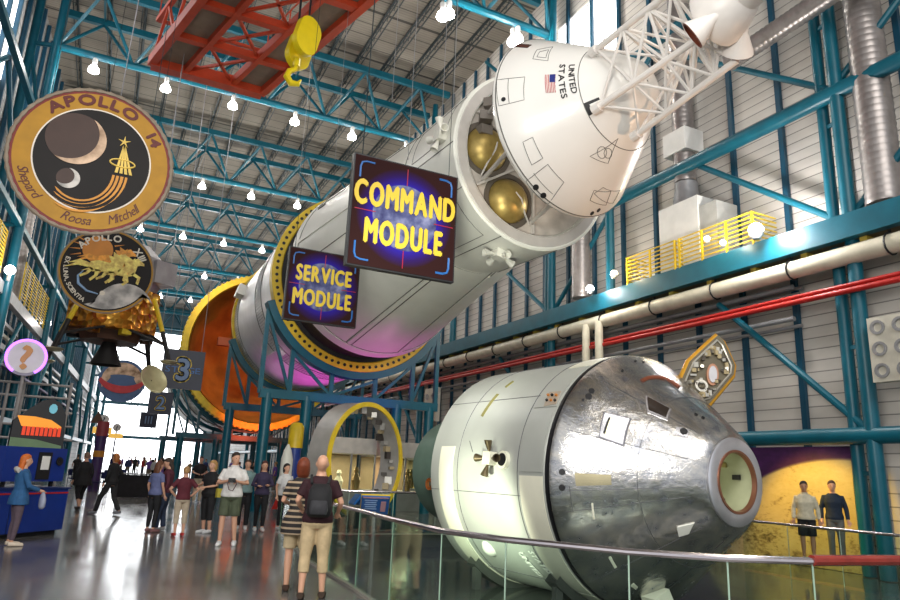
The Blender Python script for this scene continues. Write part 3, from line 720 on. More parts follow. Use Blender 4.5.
m = MB(); m.lathe([(0, .5), (.5, .55), (.9, .3), (1.2, .2), (2.4, 1.15), (2.4, 1.1), (1.3, .15)], FB.pt(-5.3, 0, 0), FB.d, 24); m.build('engine_nozzle', mat('engine_metal', (.25, .2, .16), .4, .5), b2)
o = MB().box(at(224, 342, y=44.5), (.8, .5, .5)).build('access_box', mat('rust_box', (.22, .05, .02), .6), b2, 0)
m = MB(); m.lathe([(-.5, 4.5), (-1.6, 4.35), (-17, 4.3), (-17, 4.0)], FB.O, FB.d, 90, cap1=True); m.build('hull', WHT, b2, 30)
m = MB()
for t_ in (-4, -9, -14): m.path([FB.pt(t_, k*pi/24, 4.33) for k in range(48)], .05, 5, closed=True)
m.build('hoop_seams', SEAM, b2)
# --- escape tower
et = empty('escape_tower', ax(8.8), 'white lattice escape tower bolted to the tip of the hanging cone', 'tower')
YA_, YB_ = 9.0, 6.75
TW = mat('tower_white', (.78, .74, .70), .35, 0, .06)
ca = [V((7.25, YA_, 9.47)), V((7.36, YA_, 8.32)), V((8.28, YA_, 8.05)), V((9.0, YA_, 9.2))]
cb = [at(693, -26, y=YB_), at(722, 22, y=YB_), at(737, 60, y=YB_), at(760, 10, y=YB_)]
ca = [at(597, 49, y=YA_), at(600, 106, y=YA_), at(639, 133, y=YA_-.15), V((8.95, YA_-.2, 9.35))]
cb[3] = cb[0]+(cb[2]-cb[1])
for p, q in zip(ca, cb): MB().tube(p, q, .062, 10).build('leg', TW, et)
def lp(i, u): return ca[i % 4].lerp(cb[i % 4], u)
us = [0.0, .3, .57, .8, 1.0]
for i in range(4):
    for j in range(len(us)-1):
        u, w_ = us[j], us[j+1]
        MB().tube(lp(i, u), lp(i+1, w_), .03, 6).build('diagonal', TW, et); MB().tube(lp(i+1, u), lp(i, w_), .03, 6).build('diagonal', TW, et)
        MB().tube(lp(i, w_), lp(i+1, w_), .032, 6).build('cross_bar', TW, et)
for i in range(4): MB().tube(ca[i], ca[i]+(ca[i]-cb[i]).normalized()*.16, .1, 10).build('foot_bolt', TW, et)
# --- escape motor
em = empty('escape_motor', ax(6.5), 'white flared escape motor skirt at the top end of the lattice tower', 'rocket motor')
cc = (cb[0]+cb[1]+cb[2]+cb[3])/4
ad = (cc-(ca[0]+ca[1]+ca[2]+ca[3])/4).normalized()
FM = Fr(cc, ad)
m = MB(); m.lathe([(-.04, .50), (0, .54), (.12, .55), (.55, .36), (.6, .30), (4.0, .30)], FM.O, FM.d, 40, cap0=True, cap1=True); m.build('flared_skirt', TW, em, 30)
for k in range(4):
    a = radians(45+90*k); q = FM.pt(.28, a, .38); v = (FM.d*-.75+(FM.pt(0, a, 1)-FM.O)*.65).normalized()
    m = MB(); m.lathe([(0, .09), (.12, .10), (.42, .24), (.46, .25), (.44, .22), (.15, .06), (.15, .005)], q, v, 18); m.m = 0; o = m.build('exhaust_nozzle', TW, em)
    m = MB(); m.lathe([(.20, .002), (.20, .09), (.45, .222), (.455, .235), (.47, .24), (.47, .215)], q, v, 18); m.build('nozzle_lining', mat('rust_lining', (.18, .035, .012), .5), o)
# slender corrugated duct passing behind the tower towards the near column
p, q = at(762, 40, x=15.2), at(822, 0, x=15.2)
d = (q-p).normalized(); pr = []; t_ = -1.2
while t_ < 9: pr += [(t_, .27), (t_+.07, .29), (t_+.14, .27)]; t_ += .16
o = MB().lathe(pr, p, d, 16, cap0=True, cap1=True).build('corrugated_duct', MATS['duct_metal']); tag(o, 'grey corrugated duct slanting up behind the escape motor to the near column', 'duct', 'corrugated air ducts')
# --- hanging cables
HC = 0
for px, py, y in ((408, 160, 13.6), (440, 160, 13.6), (453, 110, 13.2), (392, 100, 16), (335, 160, 20), (296, 210, 26)):
    p = at(px, py, y=y); o = MB().tube((p.x, y, p.z), (p.x, y, 24.6), .008, 5).build('suspension_cable', GREY); HC += 1
    tag(o, 'thin steel suspension cable %s' % ['left one above the large sign', 'right one above the large sign', 'over the open module front', 'left of the large sign over the white cone', 'over the middle of the white cone section', 'over the first yellow ring'][HC-1], 'cable', 'suspension cables')
# ------------------------------------------------------------------ cradles
def cradle(Y, R, xs, zd, lab, span=None, arc=(200, 340), dy=.9):
    r = empty('support_cradle', (X0, Y, 0), lab, 'cradle'); c = ax(Y); 
    m = MB(); m.lathe([(-.28, R+.03), (-.28, R+.3), (.28, R+.3), (.28, R+.03)], c, (0, -1, 0), 50, a0=radians(arc[0]), a1=radians(arc[1])); m.build('saddle', TEAL, r, 30)
    x0, x1 = span or (xs[0]-.3, xs[-1]+.3)
    MB().bar((x0, Y, zd), (x1, Y, zd), .35, .32).build('cross_beam', TEAL, r, 0)
    for x in xs: MB().tube((x, Y, 0), (x, Y, zd), .2, 12).build('column', TEAL, r)
    lo = []
    k = 5
    for i in range(k+1):
        a = radians(arc[0]+4+(arc[1]-arc[0]-8)*i/k); p = V((c.x+(R+.28)*cos(a), Y, c.z+(R+.28)*sin(a)))
        if p.z > zd+.2:
            MB().bar((p.x, Y, zd), p, .16, .16, (0, 1, 0)).build('upright', TEAL, r, 0); lo.append(p)
        else: lo.append(p)
    for i in range(k):
        a, b = lo[i], lo[i+1]; h, l_ = (a, b) if a.z > b.z else (b, a)
        if h.z > zd+.5: MB().bar((l_.x, Y, zd+.1), h-V((0, 0, .1)), .11, .11, (0, 1, 0)).build('diagonal', TEAL, r, 0)
    return r
cradle(25.1, 3.55, [5.1, 6.55, 10.15, 11.55], 4.1, 'teal cradle carrying the first yellow ring, nearest of the rocket supports')
cradle(33.9, 3.45, [5.2, 6.9, 9.8, 11.4], 4.2, 'teal cradle under the back end of the silver stage')
cradle(45, 4.72, [4.2, 6.3, 10.3, 12.4], 3.1, 'teal cradle under the huge orange bowled stage')
cradle(54, 4.35, [3.9, 6.3, 10.3, 12.6], 3.1, 'teal cradle under the middle of the big white stage')
# ------------------------------------------------------------------ silver spacecraft on display
sc = empty('display_spacecraft', (7.5, 9.5, PZ), 'silver and white spacecraft lying on its side behind the glass railing', 'spacecraft')
sd = V((sin(.108), -cos(.108), 0)); FD = Fr((7.724, 8.601, 1.669), sd)
def reflection_silver():
    t = NT('silver_reflection_streaks'); c = t.coord(scale=(7, 1.1, 7)); nz = t.n('ShaderNodeTexNoise', i_Scale=1.0, i_Detail=6.0, i_Roughness=.6); t.l(c, nz.inputs[0])
    t.l(t.ramp(nz.outputs[0], [(.32, (.30, .31, .35)), (.5, (.50, .49, .48)), (.68, (.66, .62, .56))]), t.b.inputs[0]); t.b.inputs['Metallic'].default_value = .97  # streaky colour paints in bright highlights and darker reflections on the metal
    t.l(t.ramp(nz.outputs[0], [(.3, (.30,)*3), (.7, (.14,)*3)]), t.b.inputs['Roughness'])
    bp = t.n('ShaderNodeBump', i_Strength=.35, i_Distance=.03); t.l(nz.outputs[0], bp.inputs['Height']); t.l(bp.outputs[0], t.b.inputs['Normal']); return t.m
CHR = reflection_silver()
BW = mat('brushed_white_hull', (.44, .455, .42), .33, .15, .06, 1.5)
PW = mat('pale_band', (.80, .78, .64), .4, 0, .04)
dprof = [(0, 1.93), (.02, 1.95), (.12, 1.92), (1.52, .78), (1.60, .66), (1.67, .60)]; DS = Solid(FD, dprof)
m = MB()
pr = [(-.02, 1.2), (0, 1.93), (.03, 1.95), (.12, 1.92)]+[(.12+1.4*k/6, 1.92-1.14*k/6) for k in range(1, 7)]+[(1.60, .70), (1.66, .62), (1.67, .58), (1.67, .42), (1.60, .41), (.9, .39), (.88, .01)]
m.lathe(pr, FD.O, FD.d, 96); con = m.build('cone_shell', CHR, sc, 26)
m = MB(); m.lathe([(1.62, .60), (1.69, .60), (1.71, .56), (1.71, .43), (1.67, .40)], FD.O, FD.d, 56); m.build('nose_ring', mat('nose_ring_steel', (.62, .62, .66), .3, .8), sc, 30)
m = MB(); m.lathe([(1.68, .44), (1.725, .43), (1.725, .40), (1.67, .385)], FD.O, FD.d, 48); m.build('tunnel_seal', mat('copper_seal', (.28, .12, .07), .35, .6), sc)
m = MB(); m.lathe([(1.68, .40), (.95, .37), (.92, .34), (.92, .01)], FD.O, FD.d, 40); tl = m.build('tunnel_liner', mat('tunnel_cream', (.42, .44, .28), .5), sc)
for k in range(12):
    a = radians(10+30*k); Fx = FD.pt(1.45-.16*(k % 3), a, .36); MB().box(Fx, (.04, .12, .07), .2*k).build('tunnel_fitting', [BLACK, mat('tan_fitting', (.35, .28, .1), .5)][k % 2], tl, 0)
light('tunnel_light', 'POINT', FD.pt(1.3, 0, 0), 1.0, (1, .98, .75), .08)
# cone details
m = MB()
for px in ([(612, 359), (700, 440)],): pass
DS.line(m, [(1.0, k*pi/12) for k in range(24)], r=.004, closed=True, sub=3)
for a_ in (95, 128, 160, 187, 196, 230, 265): DS.line(m, [(.1, radians(a_)), (1.5, radians(a_))], r=.004, sub=4)
DS.line(m, [(.28, radians(185)), (.28, radians(196))], r=.004); 
m.build('panel_seams', mat('seam_steel', (.12, .12, .13), .5, .5), sc)
def pxpatch(SOL, px, m, off, thick, n=4):
    A, B, C_, D = [SOL.hit(*p) for p in px]
    def fn(u, v, o):
        t = (A[0]*(1-u)+B[0]*u)*(1-v)+(D[0]*(1-u)+C_[0]*u)*v; a = (A[1]*(1-u)+B[1]*u)*(1-v)+(D[1]*(1-u)+C_[1]*u)*v
        return SOL.pt(t, a, o)
    c = n+1; K = c*c; vs = [fn(i/n, j/n, off) for j in range(c) for i in range(c)]+[fn(i/n, j/n, off-thick) for j in range(c) for i in range(c)]
    fs = [(j*c+i, j*c+i+1, (j+1)*c+i+1, (j+1)*c+i) for j in range(n) for i in range(n)]; fs += [tuple(K+x for x in reversed(f)) for f in fs]
    rim = [i for i in range(c)]+[j*c+n for j in range(1, c)]+[n*c+i for i in range(n-1, -1, -1)]+[j*c for j in range(n-1, 0, -1)]
    fs += [(rim[i], rim[(i+1) % len(rim)], K+rim[(i+1) % len(rim)], K+rim[i]) for i in range(len(rim))]
    m.add(vs, fs); return m
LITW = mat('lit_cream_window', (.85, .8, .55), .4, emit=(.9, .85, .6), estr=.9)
pxpatch(DS, [(604.5, 412.5), (632, 419), (625, 447), (599.5, 438)], MB(), .012, .03).build('window_surround', mat('surround_dark', (.16, .16, .18), .35, .7), sc, 0)
o = pxpatch(DS, [(606, 414), (630.5, 420), (624, 445), (601, 437)], MB(), .02, .04).build('side_window', mat('window_frame_silver', (.75, .74, .78), .25, .9), sc, 0)
pxpatch(DS, [(610, 418.5), (626, 422), (621.5, 440), (604.5, 434)], MB(), .026, .02).build('window_pane', LITW, o, 0)
pxpatch(DS, [(604.6, 434), (610, 418.5), (612.2, 419), (607, 435)], MB(), .030, .012).build('window_reveal', BLACK, o, 0)
o = pxpatch(DS, [(646, 396), (671.5, 409.5), (668, 421), (648, 413)], MB(), .016, .03).build('hatch_window', MATS['window_frame_silver'], sc, 0)
pxpatch(DS, [(648, 398), (670, 409.5), (666.5, 418.5), (649.5, 411)], MB(), .022, .02).build('window_pane', mat('dark_glass', (.03, .022, .018), .08), o, 0)
m = MB(); DS.pline(m, [(642, 381), (648, 378.5), (656, 377.5), (664, 378.5), (672, 382), (679, 387)], r=.035, off=.0, n=7, sub=3); m.build('hatch_rim', mat('rust_rim', (.20, .05, .02), .5), sc)
for q, r_ in (((591.5, 391), .045), ((589, 397), .05), ((622.5, 371), .02), ((635.5, 361), .02), ((643.5, 362), .02), ((684, 432), .055), ((562.5, 472), .045), ((562.5, 487.5), .045), ((696, 415), .025), ((703, 418), .025), ((583, 400), .02)):
    t, a = DS.hit(*q); P = DS.pt(t, a, .0); N = DS.nrm(t, a); MB().tube(P-N*.03, P+N*.012, r_, 14).build('thruster_port', BLACK, sc)
t, a = DS.hit(682, 431); P = DS.pt(t, a, 0); pxpatch(DS, [(677, 427), (690, 430), (688, 438), (675, 434)], MB(), .008, .02).build('port_plate', MATS['window_frame_silver'], sc, 0)
pxpatch(DS, [(678, 526), (695, 522), (690, 532), (680, 535)], MB(), .03, .04).build('umbilical_plate', WHT, sc, 0)
for q in ([(592, 503), (593.5, 503), (595.5, 519), (594, 519)], [(609, 557), (611, 556), (617, 567), (615, 568)], [(631, 585), (634, 583), (638, 587), (636, 589)]):
    pxpatch(DS, q, MB(), .01, .02, 2).build('pale_strip', PW, sc, 0)
pxpatch(DS, [(575, 473), (612, 475), (612, 485), (577, 486)], MB(), .006, .012).build('gold_strip', mat('gold_tape', (.55, .48, .30), .25, .8), sc, 0)
# cylinder
HL = 3.2; FH = Fr(FD.pt(-HL-.06, 0, 0), sd); HS = Solid(FH, [(0, 1.95), (HL, 1.95)])
m = MB(); m.lathe([(0, 1.2), (.0, 1.9), (.03, 1.95), (HL-.03, 1.95), (HL, 1.93), (HL, 1.4)], FH.O, FH.d, 96, cap0=True); m.build('cylinder_hull', BW, sc, 30)
m = MB(); m.lathe([(HL, 1.8), (HL, 1.955), (HL+.055, 1.955), (HL+.055, 1.8)], FH.O, FH.d, 96); m.build('black_joint', BLACK, sc, 30)
for k in range(12):
    a0 = 2*pi*k/12+.02; m = MB(); HS.patch(m, HL-.58, HL-.05, a0, a0+2*pi/12-.03, .012, .03, 2, 8); o = m.build('band_panel', PW if k in (6, 7) else BW if k in (4, 5) else PW, sc, 20)
m = MB(); HS.patch(m, .32, .75, radians(168), radians(262), .012, .03, 3, 24); o = m.build('pale_panel', PW, sc, 20); o['label'] = 'broad pale cream panel round the rear side'
m = MB()
for tt in (.9, HL-.64): HS.line(m, [(tt, k*pi/12) for k in range(24)], r=.006, closed=True, sub=3)
for a_ in (100, 142, 190, 235): HS.line(m, [(.02, radians(a_)), (HL-.6, radians(a_))], r=.005, sub=3)
HS.pline(m, [(473, 452), (470, 441)], r=.006); m.build('panel_seams', MATS['seam_steel'], sc)
pxpatch(HS, [(497, 394), (499, 394.5), (483, 417), (481, 416)], MB(), .01, .02).build('olive_slot', mat('olive_slot', (.22, .2, .05), .5), sc, 0)
pxpatch(HS, [(513, 381), (514, 382), (506, 388), (505, 387)], MB(), .01, .02).build('olive_slot', MATS['olive_slot'], sc, 0)
o = pxpatch(HS, [(550, 393), (562, 392), (557, 404.5), (544.5, 407)], MB(), .02, .03).build('connector_panel', mat('connector_tan', (.42, .34, .26), .4), sc, 0)
for k in range(6):
    i, j = k % 3, k//3; t, a = HS.hit(549.5+4*i-1.2*j, 396.5+5*j); P = HS.pt(t, a, .02); N = (P-FH.pt(t, a, 0)).normalized(); MB().tube(P, P+N*.03, .022, 8).build('connector', [mat('orange_plug', (.6, .22, .04), .5), BLACK][k % 2], o)
quad(HS, sc, *HS.hit(493, 459), .68, mat('quad_cream', (.75, .74, .6), .4), mat('bronze_bell', (.13, .10, .055), .35, .6))
t, a = HS.hit(505, 460); P = HS.pt(t, a, .0); N = (P-FH.pt(t, a, 0)).normalized(); o = MB().tube(P, P+N*.06, .14, 18).build('port_collar', mat('quad_cream', (.75, .74, .6), .4), sc); MB().tube(P+N*.05, P+N*.07, .1, 18).build('port_mouth', BLACK, o)
def vtext2(m, txt, A, B, hgt):
    tmp = MB(); w = text(tmp, txt, lambda x, y, z: V((x, y, z)), 1.0, center=False, gap=.1)
    text(m, txt, lambda x, y, z: HS.pt(A[0]+(B[0]-A[0])*x/w+y*hgt, A[1]+(B[1]-A[1])*x/w, .018+z), 1.0, center=False, gap=.1, depth=.004, bold=.02)
m = MB(); vtext2(m, 'UNITED', HS.hit(519, 551), HS.hit(540, 575), .17); vtext2(m, 'STATES', HS.hit(529, 550), HS.hit(549, 572), .17)
m.build('lettering', mat('letter_white', (.85, .86, .8), .4), sc, 0)
t, a = HS.hit(489, 549); m = MB(); c = HS.pt(t, a, -.12); m.ell(c, .2, 16, 10); m.build('sensor_dome', WHT, sc)
# engine bell at the back
m = MB(); m.lathe([(0, .35), (-.1, .4), (-.5, .55), (-1.2, .88), (-2.1, 1.1), (-2.14, 1.1), (-2.1, 1.06), (-1.2, .84), (-.3, .4)], FH.O, FH.d, 56); m.build('engine_bell', mat('green_grey_bell', (.085, .13, .105), .4, .2), sc)
t_ = FH.pt(-.9, radians(185), .8); m = MB(); m.lathe([(-.03, .12), (.03, .12), (.03, .07), (-.03, .07)], at(430, 484, y=12.9), (1, .2, 0), 18); m.build('copper_ring', mat('copper_ring', (.55, .22, .07), .35, .6), sc)
# hatch door
hd = at(707, 371, y=8.35)
DX, DZ = V((.92, -.35, .15)).normalized(), V((.18, .15, .97)).normalized()
def hp(px, py):
    n_ = DX.cross(DZ).normalized(); d_ = ray(px, py); t = (hd-V((0, 0, CAMH))).dot(n_)/d_.dot(n_); return V((0, 0, CAMH))+d_*t
HN = DX.cross(DZ).normalized()
if HN.y > 0: HN = -HN
ol = [(679, 386), (690, 361), (707, 345), (718, 335), (724, 341), (735, 365), (734, 374), (709, 404), (702, 406), (692, 396)]
P3 = [hp(*q) for q in ol]; c0 = sum(P3, V())/len(P3)
m = MB(); n_ = len(P3); m.add([p for p in P3]+[p-HN*.16 for p in P3], [tuple(range(n_)), tuple(range(2*n_-1, n_-1, -1))]+[(i, (i+1) % n_, n_+(i+1) % n_, n_+i) for i in range(n_)])
hdo = m.build('hatch_door', mat('hatch_olive', (.13, .11, .07), .45, .3), sc, 0)
m = MB(); m.path([c0+(p-c0)*1.0-HN*.08 for p in P3], .06, 8, closed=True); m.build('gold_gasket', mat('gold_gasket', (.68, .34, .03), .35, .4), hdo)
m = MB(); m.path([c0+(p-c0)*.84+HN*.02 for p in P3], .018, 6, closed=True); m.build('latch_rod', mat('latch_steel', (.55, .52, .45), .3, .7), hdo)
wc = hp(712, 375); 
m = MB(); m.add([wc+(DX*.11*cos(k*pi/8)+DZ*.2*sin(k*pi/8))+HN*h for h in (0, .03) for k in range(16)], [tuple(range(15, -1, -1)), tuple(range(16, 32))]+[(i, (i+1) % 16, 16+(i+1) % 16, 16+i) for i in range(16)]); o = m.build('hatch_port', mat('copper_frame', (.4, .2, .12), .35, .6), hdo)
m = MB(); m.add([wc+(DX*.075*cos(k*pi/8)+DZ*.15*sin(k*pi/8))+HN*h for h in (.02, .045) for k in range(16)], [tuple(range(15, -1, -1)), tuple(range(16, 32))]+[(i, (i+1) % 16, 16+(i+1) % 16, 16+i) for i in range(16)]); m.build('port_glass', mat('port_pale', (.6, .58, .6), .15, .3), o)
wc = hp(700.5, 386.5); m = MB(); m.lathe([(0, .11), (.05, .11), (.05, .07), (0, .07)], wc, HN, 18); m.build('valve_wheel', MATS['latch_steel'], hdo)
random.seed(3)
for k in range(56):
    i = k % n_; q = (c0+(P3[i]-c0)*random.uniform(.35, .78)).lerp(c0+(P3[(i+1) % n_]-c0)*.7, random.random())
    MB().box(q+HN*.02, (random.uniform(.04, .12), .05, random.uniform(.03, .09)), random.random()*3).build('hatch_fitting', [mat('dark_fitting', (.07, .055, .04), .5), MATS['latch_steel'], mat('tan_fitting2', (.45, .36, .2), .5)][k % 3], hdo, 0)
for q in ((681, 383), (694, 399)):
    a_ = hp(*q); MB().tube(a_, a_-V((.12, -.05, .25)), .05, 8).build('hinge', MATS['latch_steel'], hdo)
# display stand
st = empty('display_stand', (7.5, 9.5, PZ), 'dark steel stand under the silver spacecraft in the sunken floor', 'stand')
for t_, S_ in ((.6, HS), (2.7, HS)):
    c = FH.pt(t_, 0, 0); m = MB(); m.lathe([(-.12, 1.97), (-.12, 2.1), (.12, 2.1), (.12, 1.97)], c, FH.d, 30, a0=radians(228), a1=radians(312)); m.build('saddle', mat('stand_steel', (.10, .11, .10), .4, .3), st, 30)
    for a_ in (232, 308):
        q = FH.pt(t_, radians(a_), 2.05); MB().bar(q, (q.x, q.y, PZ), .12, .12, (0, 1, 0)).build('leg', MATS['stand_steel'], st, 0)
q = DS.hit(655, 590); P = DS.pt(*q, .03)
MB().bar((P.x, P.y, P.z), (P.x+.2, P.y, PZ), .3, .3, (0, 1, 0)).build('cream_prop', PW, st, 0)
# ------------------------------------------------------------------ left gallery
def xg(Y): return -4.95+.055*(Y-36)
LC = ['teal column nearest on the left side beside the round mission signs', 'teal column on the left behind the lunar lander legs', 'third teal column along the left gallery', 'fourth teal column along the left gallery', 'fifth teal column along the left gallery', 'sixth teal column along the left gallery', 'farthest teal column of the left gallery by the bright end wall']
for k in range(7):
    Y = 36.2+13*k; x = xg(Y); r = empty('gallery_column', (x, Y, 0), LC[k], 'column', 'teal columns of the left gallery')
    MB().tube((x, Y, 0), (x, Y, 24.4), .22, 12).build('front_tube', TEAL, r)
    MB().tube((x-1.1, Y+.3, 0), (x-1.1, Y+.3, 24.4), .2, 12).build('rear_tube', TEAL, r)
    for z in (3.2, 12.0, 16.5, 21.6): MB().tube((x, Y, z), (x-1.1, Y+.3, z), .12, 8).build('tie', TEAL, r)
    for z0, z1 in ((12.2, 16.3), (16.7, 21.4)): MB().tube((x, Y, z0), (x-1.1, Y+.3, z1), .09, 8).build('brace', TEAL, r)
for k in range(7):
    Y0 = 23.2+13*k; Y1 = Y0+13
    for z0, z1, w in ((12.1, 17.0, 'upper'), (3.2, 8.4, 'lower')):
        o = MB().tube((xg(Y0)-.3, Y0, z0), (xg(Y0+6.5)-.3, Y0+6.5, z1), .11, 8).build('diagonal_brace', TEAL); tag(o, '%s teal gallery brace rising away in left bay %s' % (w, ['one', 'two', 'three', 'four', 'five', 'six', 'seven'][k]), 'brace', 'left gallery braces')
        o = MB().tube((xg(Y1)-.3, Y1, z0), (xg(Y0+6.5)-.3, Y0+6.5, z1), .11, 8).build('diagonal_brace', TEAL); tag(o, '%s teal gallery brace rising nearer in left bay %s' % (w, ['one', 'two', 'three', 'four', 'five', 'six', 'seven'][k]), 'brace', 'left gallery braces')
def lbar(name, z, w, h, mt, lab, dx=0, cat='beam', y0=16, y1=114):
    o = MB().bar((xg(y0)+dx, y0, z), (xg(y1)+dx, y1, z), w, h).build(name, mt, smooth=0); return tag(o, lab, cat)
GW = mat('gallery_grey_white', (.48, .48, .50), .4)
lbar('gallery_beam', 8.9, .3, .55, GW, 'wide pale grey walkway beam along the left gallery', -.25)
lbar('gallery_ledge', 7.9, .25, .16, GW, 'thin pale ledge below the left walkway beam', -.6)
lbar('gallery_ledge', 7.0, .25, .3, GW, 'second pale ledge below the left walkway beam', -.9)
lbar('gallery_ledge', 6.2, .2, .14, mat('ledge_purple', (.20, .16, .30), .5), 'thin purplish ledge low on the left gallery', -.9)
lbar('gallery_pipe', 7.45, .16, .16, CREAM, 'cream pipe along the left gallery', -.7, 'pipe')
lbar('gallery_tube', 12.0, .25, .25, TEAL, 'teal tube girder above the left walkway', 0)
lbar('gallery_tube', 17.0, .25, .25, TEAL, 'upper teal tube girder high on the left', 0)
lbar('gallery_tube', 3.2, .25, .3, TEAL, 'low teal girder along the left gallery', 0)
y = 18.0; NL = 0
while y < 92:
    o = MB().bar((xl(y)+.12, y, 0), (xl(y)+.12, y, ZR-.3), .18, .2, (0, 1, 0)).build('wall_stud', TEALD, smooth=0); tag(o, 'slim dark teal upright on the left wall, %s from the camera end' % ORDW[NL], 'upright', 'slim uprights on the left wall'); y += 1.6; NL += 1
def grille(y0, y1, lab):
    r = empty('yellow_railing', (xg(y0)-.1, (y0+y1)/2, 9.2), lab, 'railing')
    n = int((y1-y0)/1.4)
    for i in range(n+1):
        yy = y0+(y1-y0)*i/n; MB().bar((xg(yy)-.1, yy, 9.15), (xg(yy)-.1, yy, 11.2), .07, .07, (0, 1, 0)).build('post', YEL, r, 0)
    m = MB()
    for j in range(12): m.bar((xg(y0)-.1, y0, 9.35+.165*j), (xg(y1)-.1, y1, 9.35+.165*j), .04, .045)
    m.build('rails', YEL, r, 0)
grille(27.5, 34.6, 'near yellow barred railing on the left walkway'); grille(40, 50, 'far yellow barred railing on the left walkway behind the mission sign')
for q, Y, l in (((10, 270), 34.9, 'upper, beside the yellow railing'), ((47, 324), 50.5, 'lower, near the lander leg')):
    p = at(*q, y=Y); r = empty('flood_lamp', (p.x, p.y, p.z-.4), 'glowing lamp on the left walkway, '+l, 'lamp')
    MB().ell(p, .22, 12, 8).build('bulb_glass', LAMPW, r); MB().tube(p-V((0, 0, .5)), p-V((0, 0, .15)), .08, 8).build('housing', GREY, r)
    light('flood_light', 'POINT', p+V((.5, -.4, 0)), 150, (1, .9, .85), .2, parent=r)
p = at(40, 250, x=-5.4); pr = []; z = 9.5
while z < 15: pr += [(z, .42), (z+.1, .45), (z+.2, .42)]; z += .22
o = MB().lathe(pr, (xg(42)-.9, 42, 0), n=16, cap0=True, cap1=True).build('corrugated_duct', MATS['duct_metal']); tag(o, 'grey corrugated duct on the left wall beside the mission sign', 'duct')
NAVY = mat('navy_panel', (.012, .016, .10), .5, 0, .2)
o = MB().b2((xl(33)+.35, 19.5, 0), (xl(33)+.6, 33, 5.6)).build('navy_backdrop', NAVY, smooth=0); tag(o, 'dark navy exhibit backdrop at the foot of the left wall', 'backdrop')
# ------------------------------------------------------------------ overhead crane
CRM = mat('crane_orange', (.50, .055, .018), .4, 0, .1, 3)
cr = empty('overhead_crane', (2.0, 22, 17), 'orange-red steel truss of the overhead crane', 'crane')
A0, B0 = V((-.45, 27.1, 17)), V((3.9, 27.1, 17)); dv = V((.25, -1, 0)).normalized()
def cp(i, s, z=0): return (A0 if i == 0 else B0)+dv*s+V((0, 0, z))
for i in (0, 1):
    MB().bar(cp(i, 0), cp(i, 15), .28, .42).build('lower_chord', CRM, cr, 0); MB().bar(cp(i, 0, 1.9), cp(i, 15, 1.9), .18, .2).build('upper_chord', CRM, cr, 0)
    for k in range(6):
        MB().bar(cp(i, k*2.5+.1, .1), cp(i, k*2.5+1.3, 1.85), .1, .1).build('web', CRM, cr, 0); MB().bar(cp(i, k*2.5+1.3, 1.85), cp(i, k*2.5+2.5, .1), .1, .1).build('web', CRM, cr, 0)
for i, x in ((0, 1.25), (1, -1.25)):
    MB().bar(cp(i, 0)+V((x, 0, 0)), cp(i, 15)+V((x, 0, 0)), .2, .36).build('inner_chord', CRM, cr, 0)
for k in range(7):
    s = k*2.5; MB().bar(cp(0, s), cp(1, s), .3 if k else .5, .3 if k else .5).build('cross_member', CRM, cr, 0)
    if k < 6: MB().bar(cp(0, s)+V((1.25, 0, 0)), cp(1, s+2.5)-V((1.25, 0, 0)), .1, .1).build('plan_brace', CRM, cr, 0); MB().bar(cp(1, s)-V((1.25, 0, 0)), cp(0, s+2.5)+V((1.25, 0, 0)), .1, .1).build('plan_brace', CRM, cr, 0)
    if k % 2 == 0: MB().bar(cp(0, s, 1.9), cp(1, s, 1.9), .12, .12).build('top_tie', CRM, cr, 0)
m = MB()
for i, x in ((0, .62), (1, -.62)): m.bar(cp(i, 0, .1)+V((x, 0, 0)), cp(i, 15, .1)+V((x, 0, 0)), 1.0, .04)
m.build('walkway_grating', mat('crane_grating', (.22, .17, .13), .6), cr, 0)
for i in (0, 1):
    m = MB()
    for s in range(0, 8): m.bar(cp(i, s*2, 1.9), cp(i, s*2, 2.9), .05, .05, (0, 1, 0))
    m.bar(cp(i, 0, 2.9), cp(i, 15, 2.9), .05, .05); m.build('handrail', CRM, cr, 0)
# hook block
HY = 20.0; c = at(301, 42, y=HY)
hb = empty('hook_block', (c.x, HY, c.z-1), 'bright yellow crane hook block hanging below the orange crane', 'hook block')
HYM = mat('hook_yellow', (.80, .62, .01), .35, 0, .06)
def capsule(m, cen, r, L_, w, n=12):
    P = [(r*cos(a), L_/2+r*sin(a)) for a in [pi*i/n for i in range(n+1)]]+[(r*cos(a), -L_/2+r*sin(a)) for a in [pi+pi*i/n for i in range(n+1)]]
    R3 = Matrix.Rotation(radians(28), 3, 'Z') @ Matrix.Rotation(radians(14), 3, 'Y')
    m.prism(P, lambda x, y, z: V(cen)+R3 @ V((x, z-w/2, y)), w)
NH = V((-.47, .88, 0))
m = MB(); capsule(m, c-NH*.42+V((-.1, 0, .02)), .44, .55, .22); m.build('front_cheek_plate', HYM, hb, 30)
m = MB(); capsule(m, c+NH*.42+V((.25, 0, -.1)), .44, .55, .22); m.build('rear_cheek_plate', HYM, hb, 30)
m = MB(); capsule(m, c+V((.08, 0, 0)), .20, .3, .8); m.build('sheave_housing', HYM, hb, 30)
m = MB(); q = c+V((-.05, .1, -.6)); m.tube(q, q-V((0, 0, .28)), .12, 10); m.build('swivel', HYM, hb)
m = MB(); m.path([q-V((0, 0, .2)), q-V((.02, 0, .38)), q-V((.2, 0, .5)), q-V((.26, 0, .72)), q-V((.12, 0, .92)), q-V((-.12, 0, .88)), q-V((-.2, 0, .7))], .08, 10, rads=[.07, .08, .1, .12, .12, .09, .03]); m.build('hook', HYM, hb)
for dx, dy in ((-.2, -.2), (-.1, .15), (.15, -.1), (.25, .25)):
    MB().tube(c+V((dx, dy, .4)), c+V((dx*.9, dy*.9, 6.5)), .02, 5).build('hoist_rope', DARK, hb)
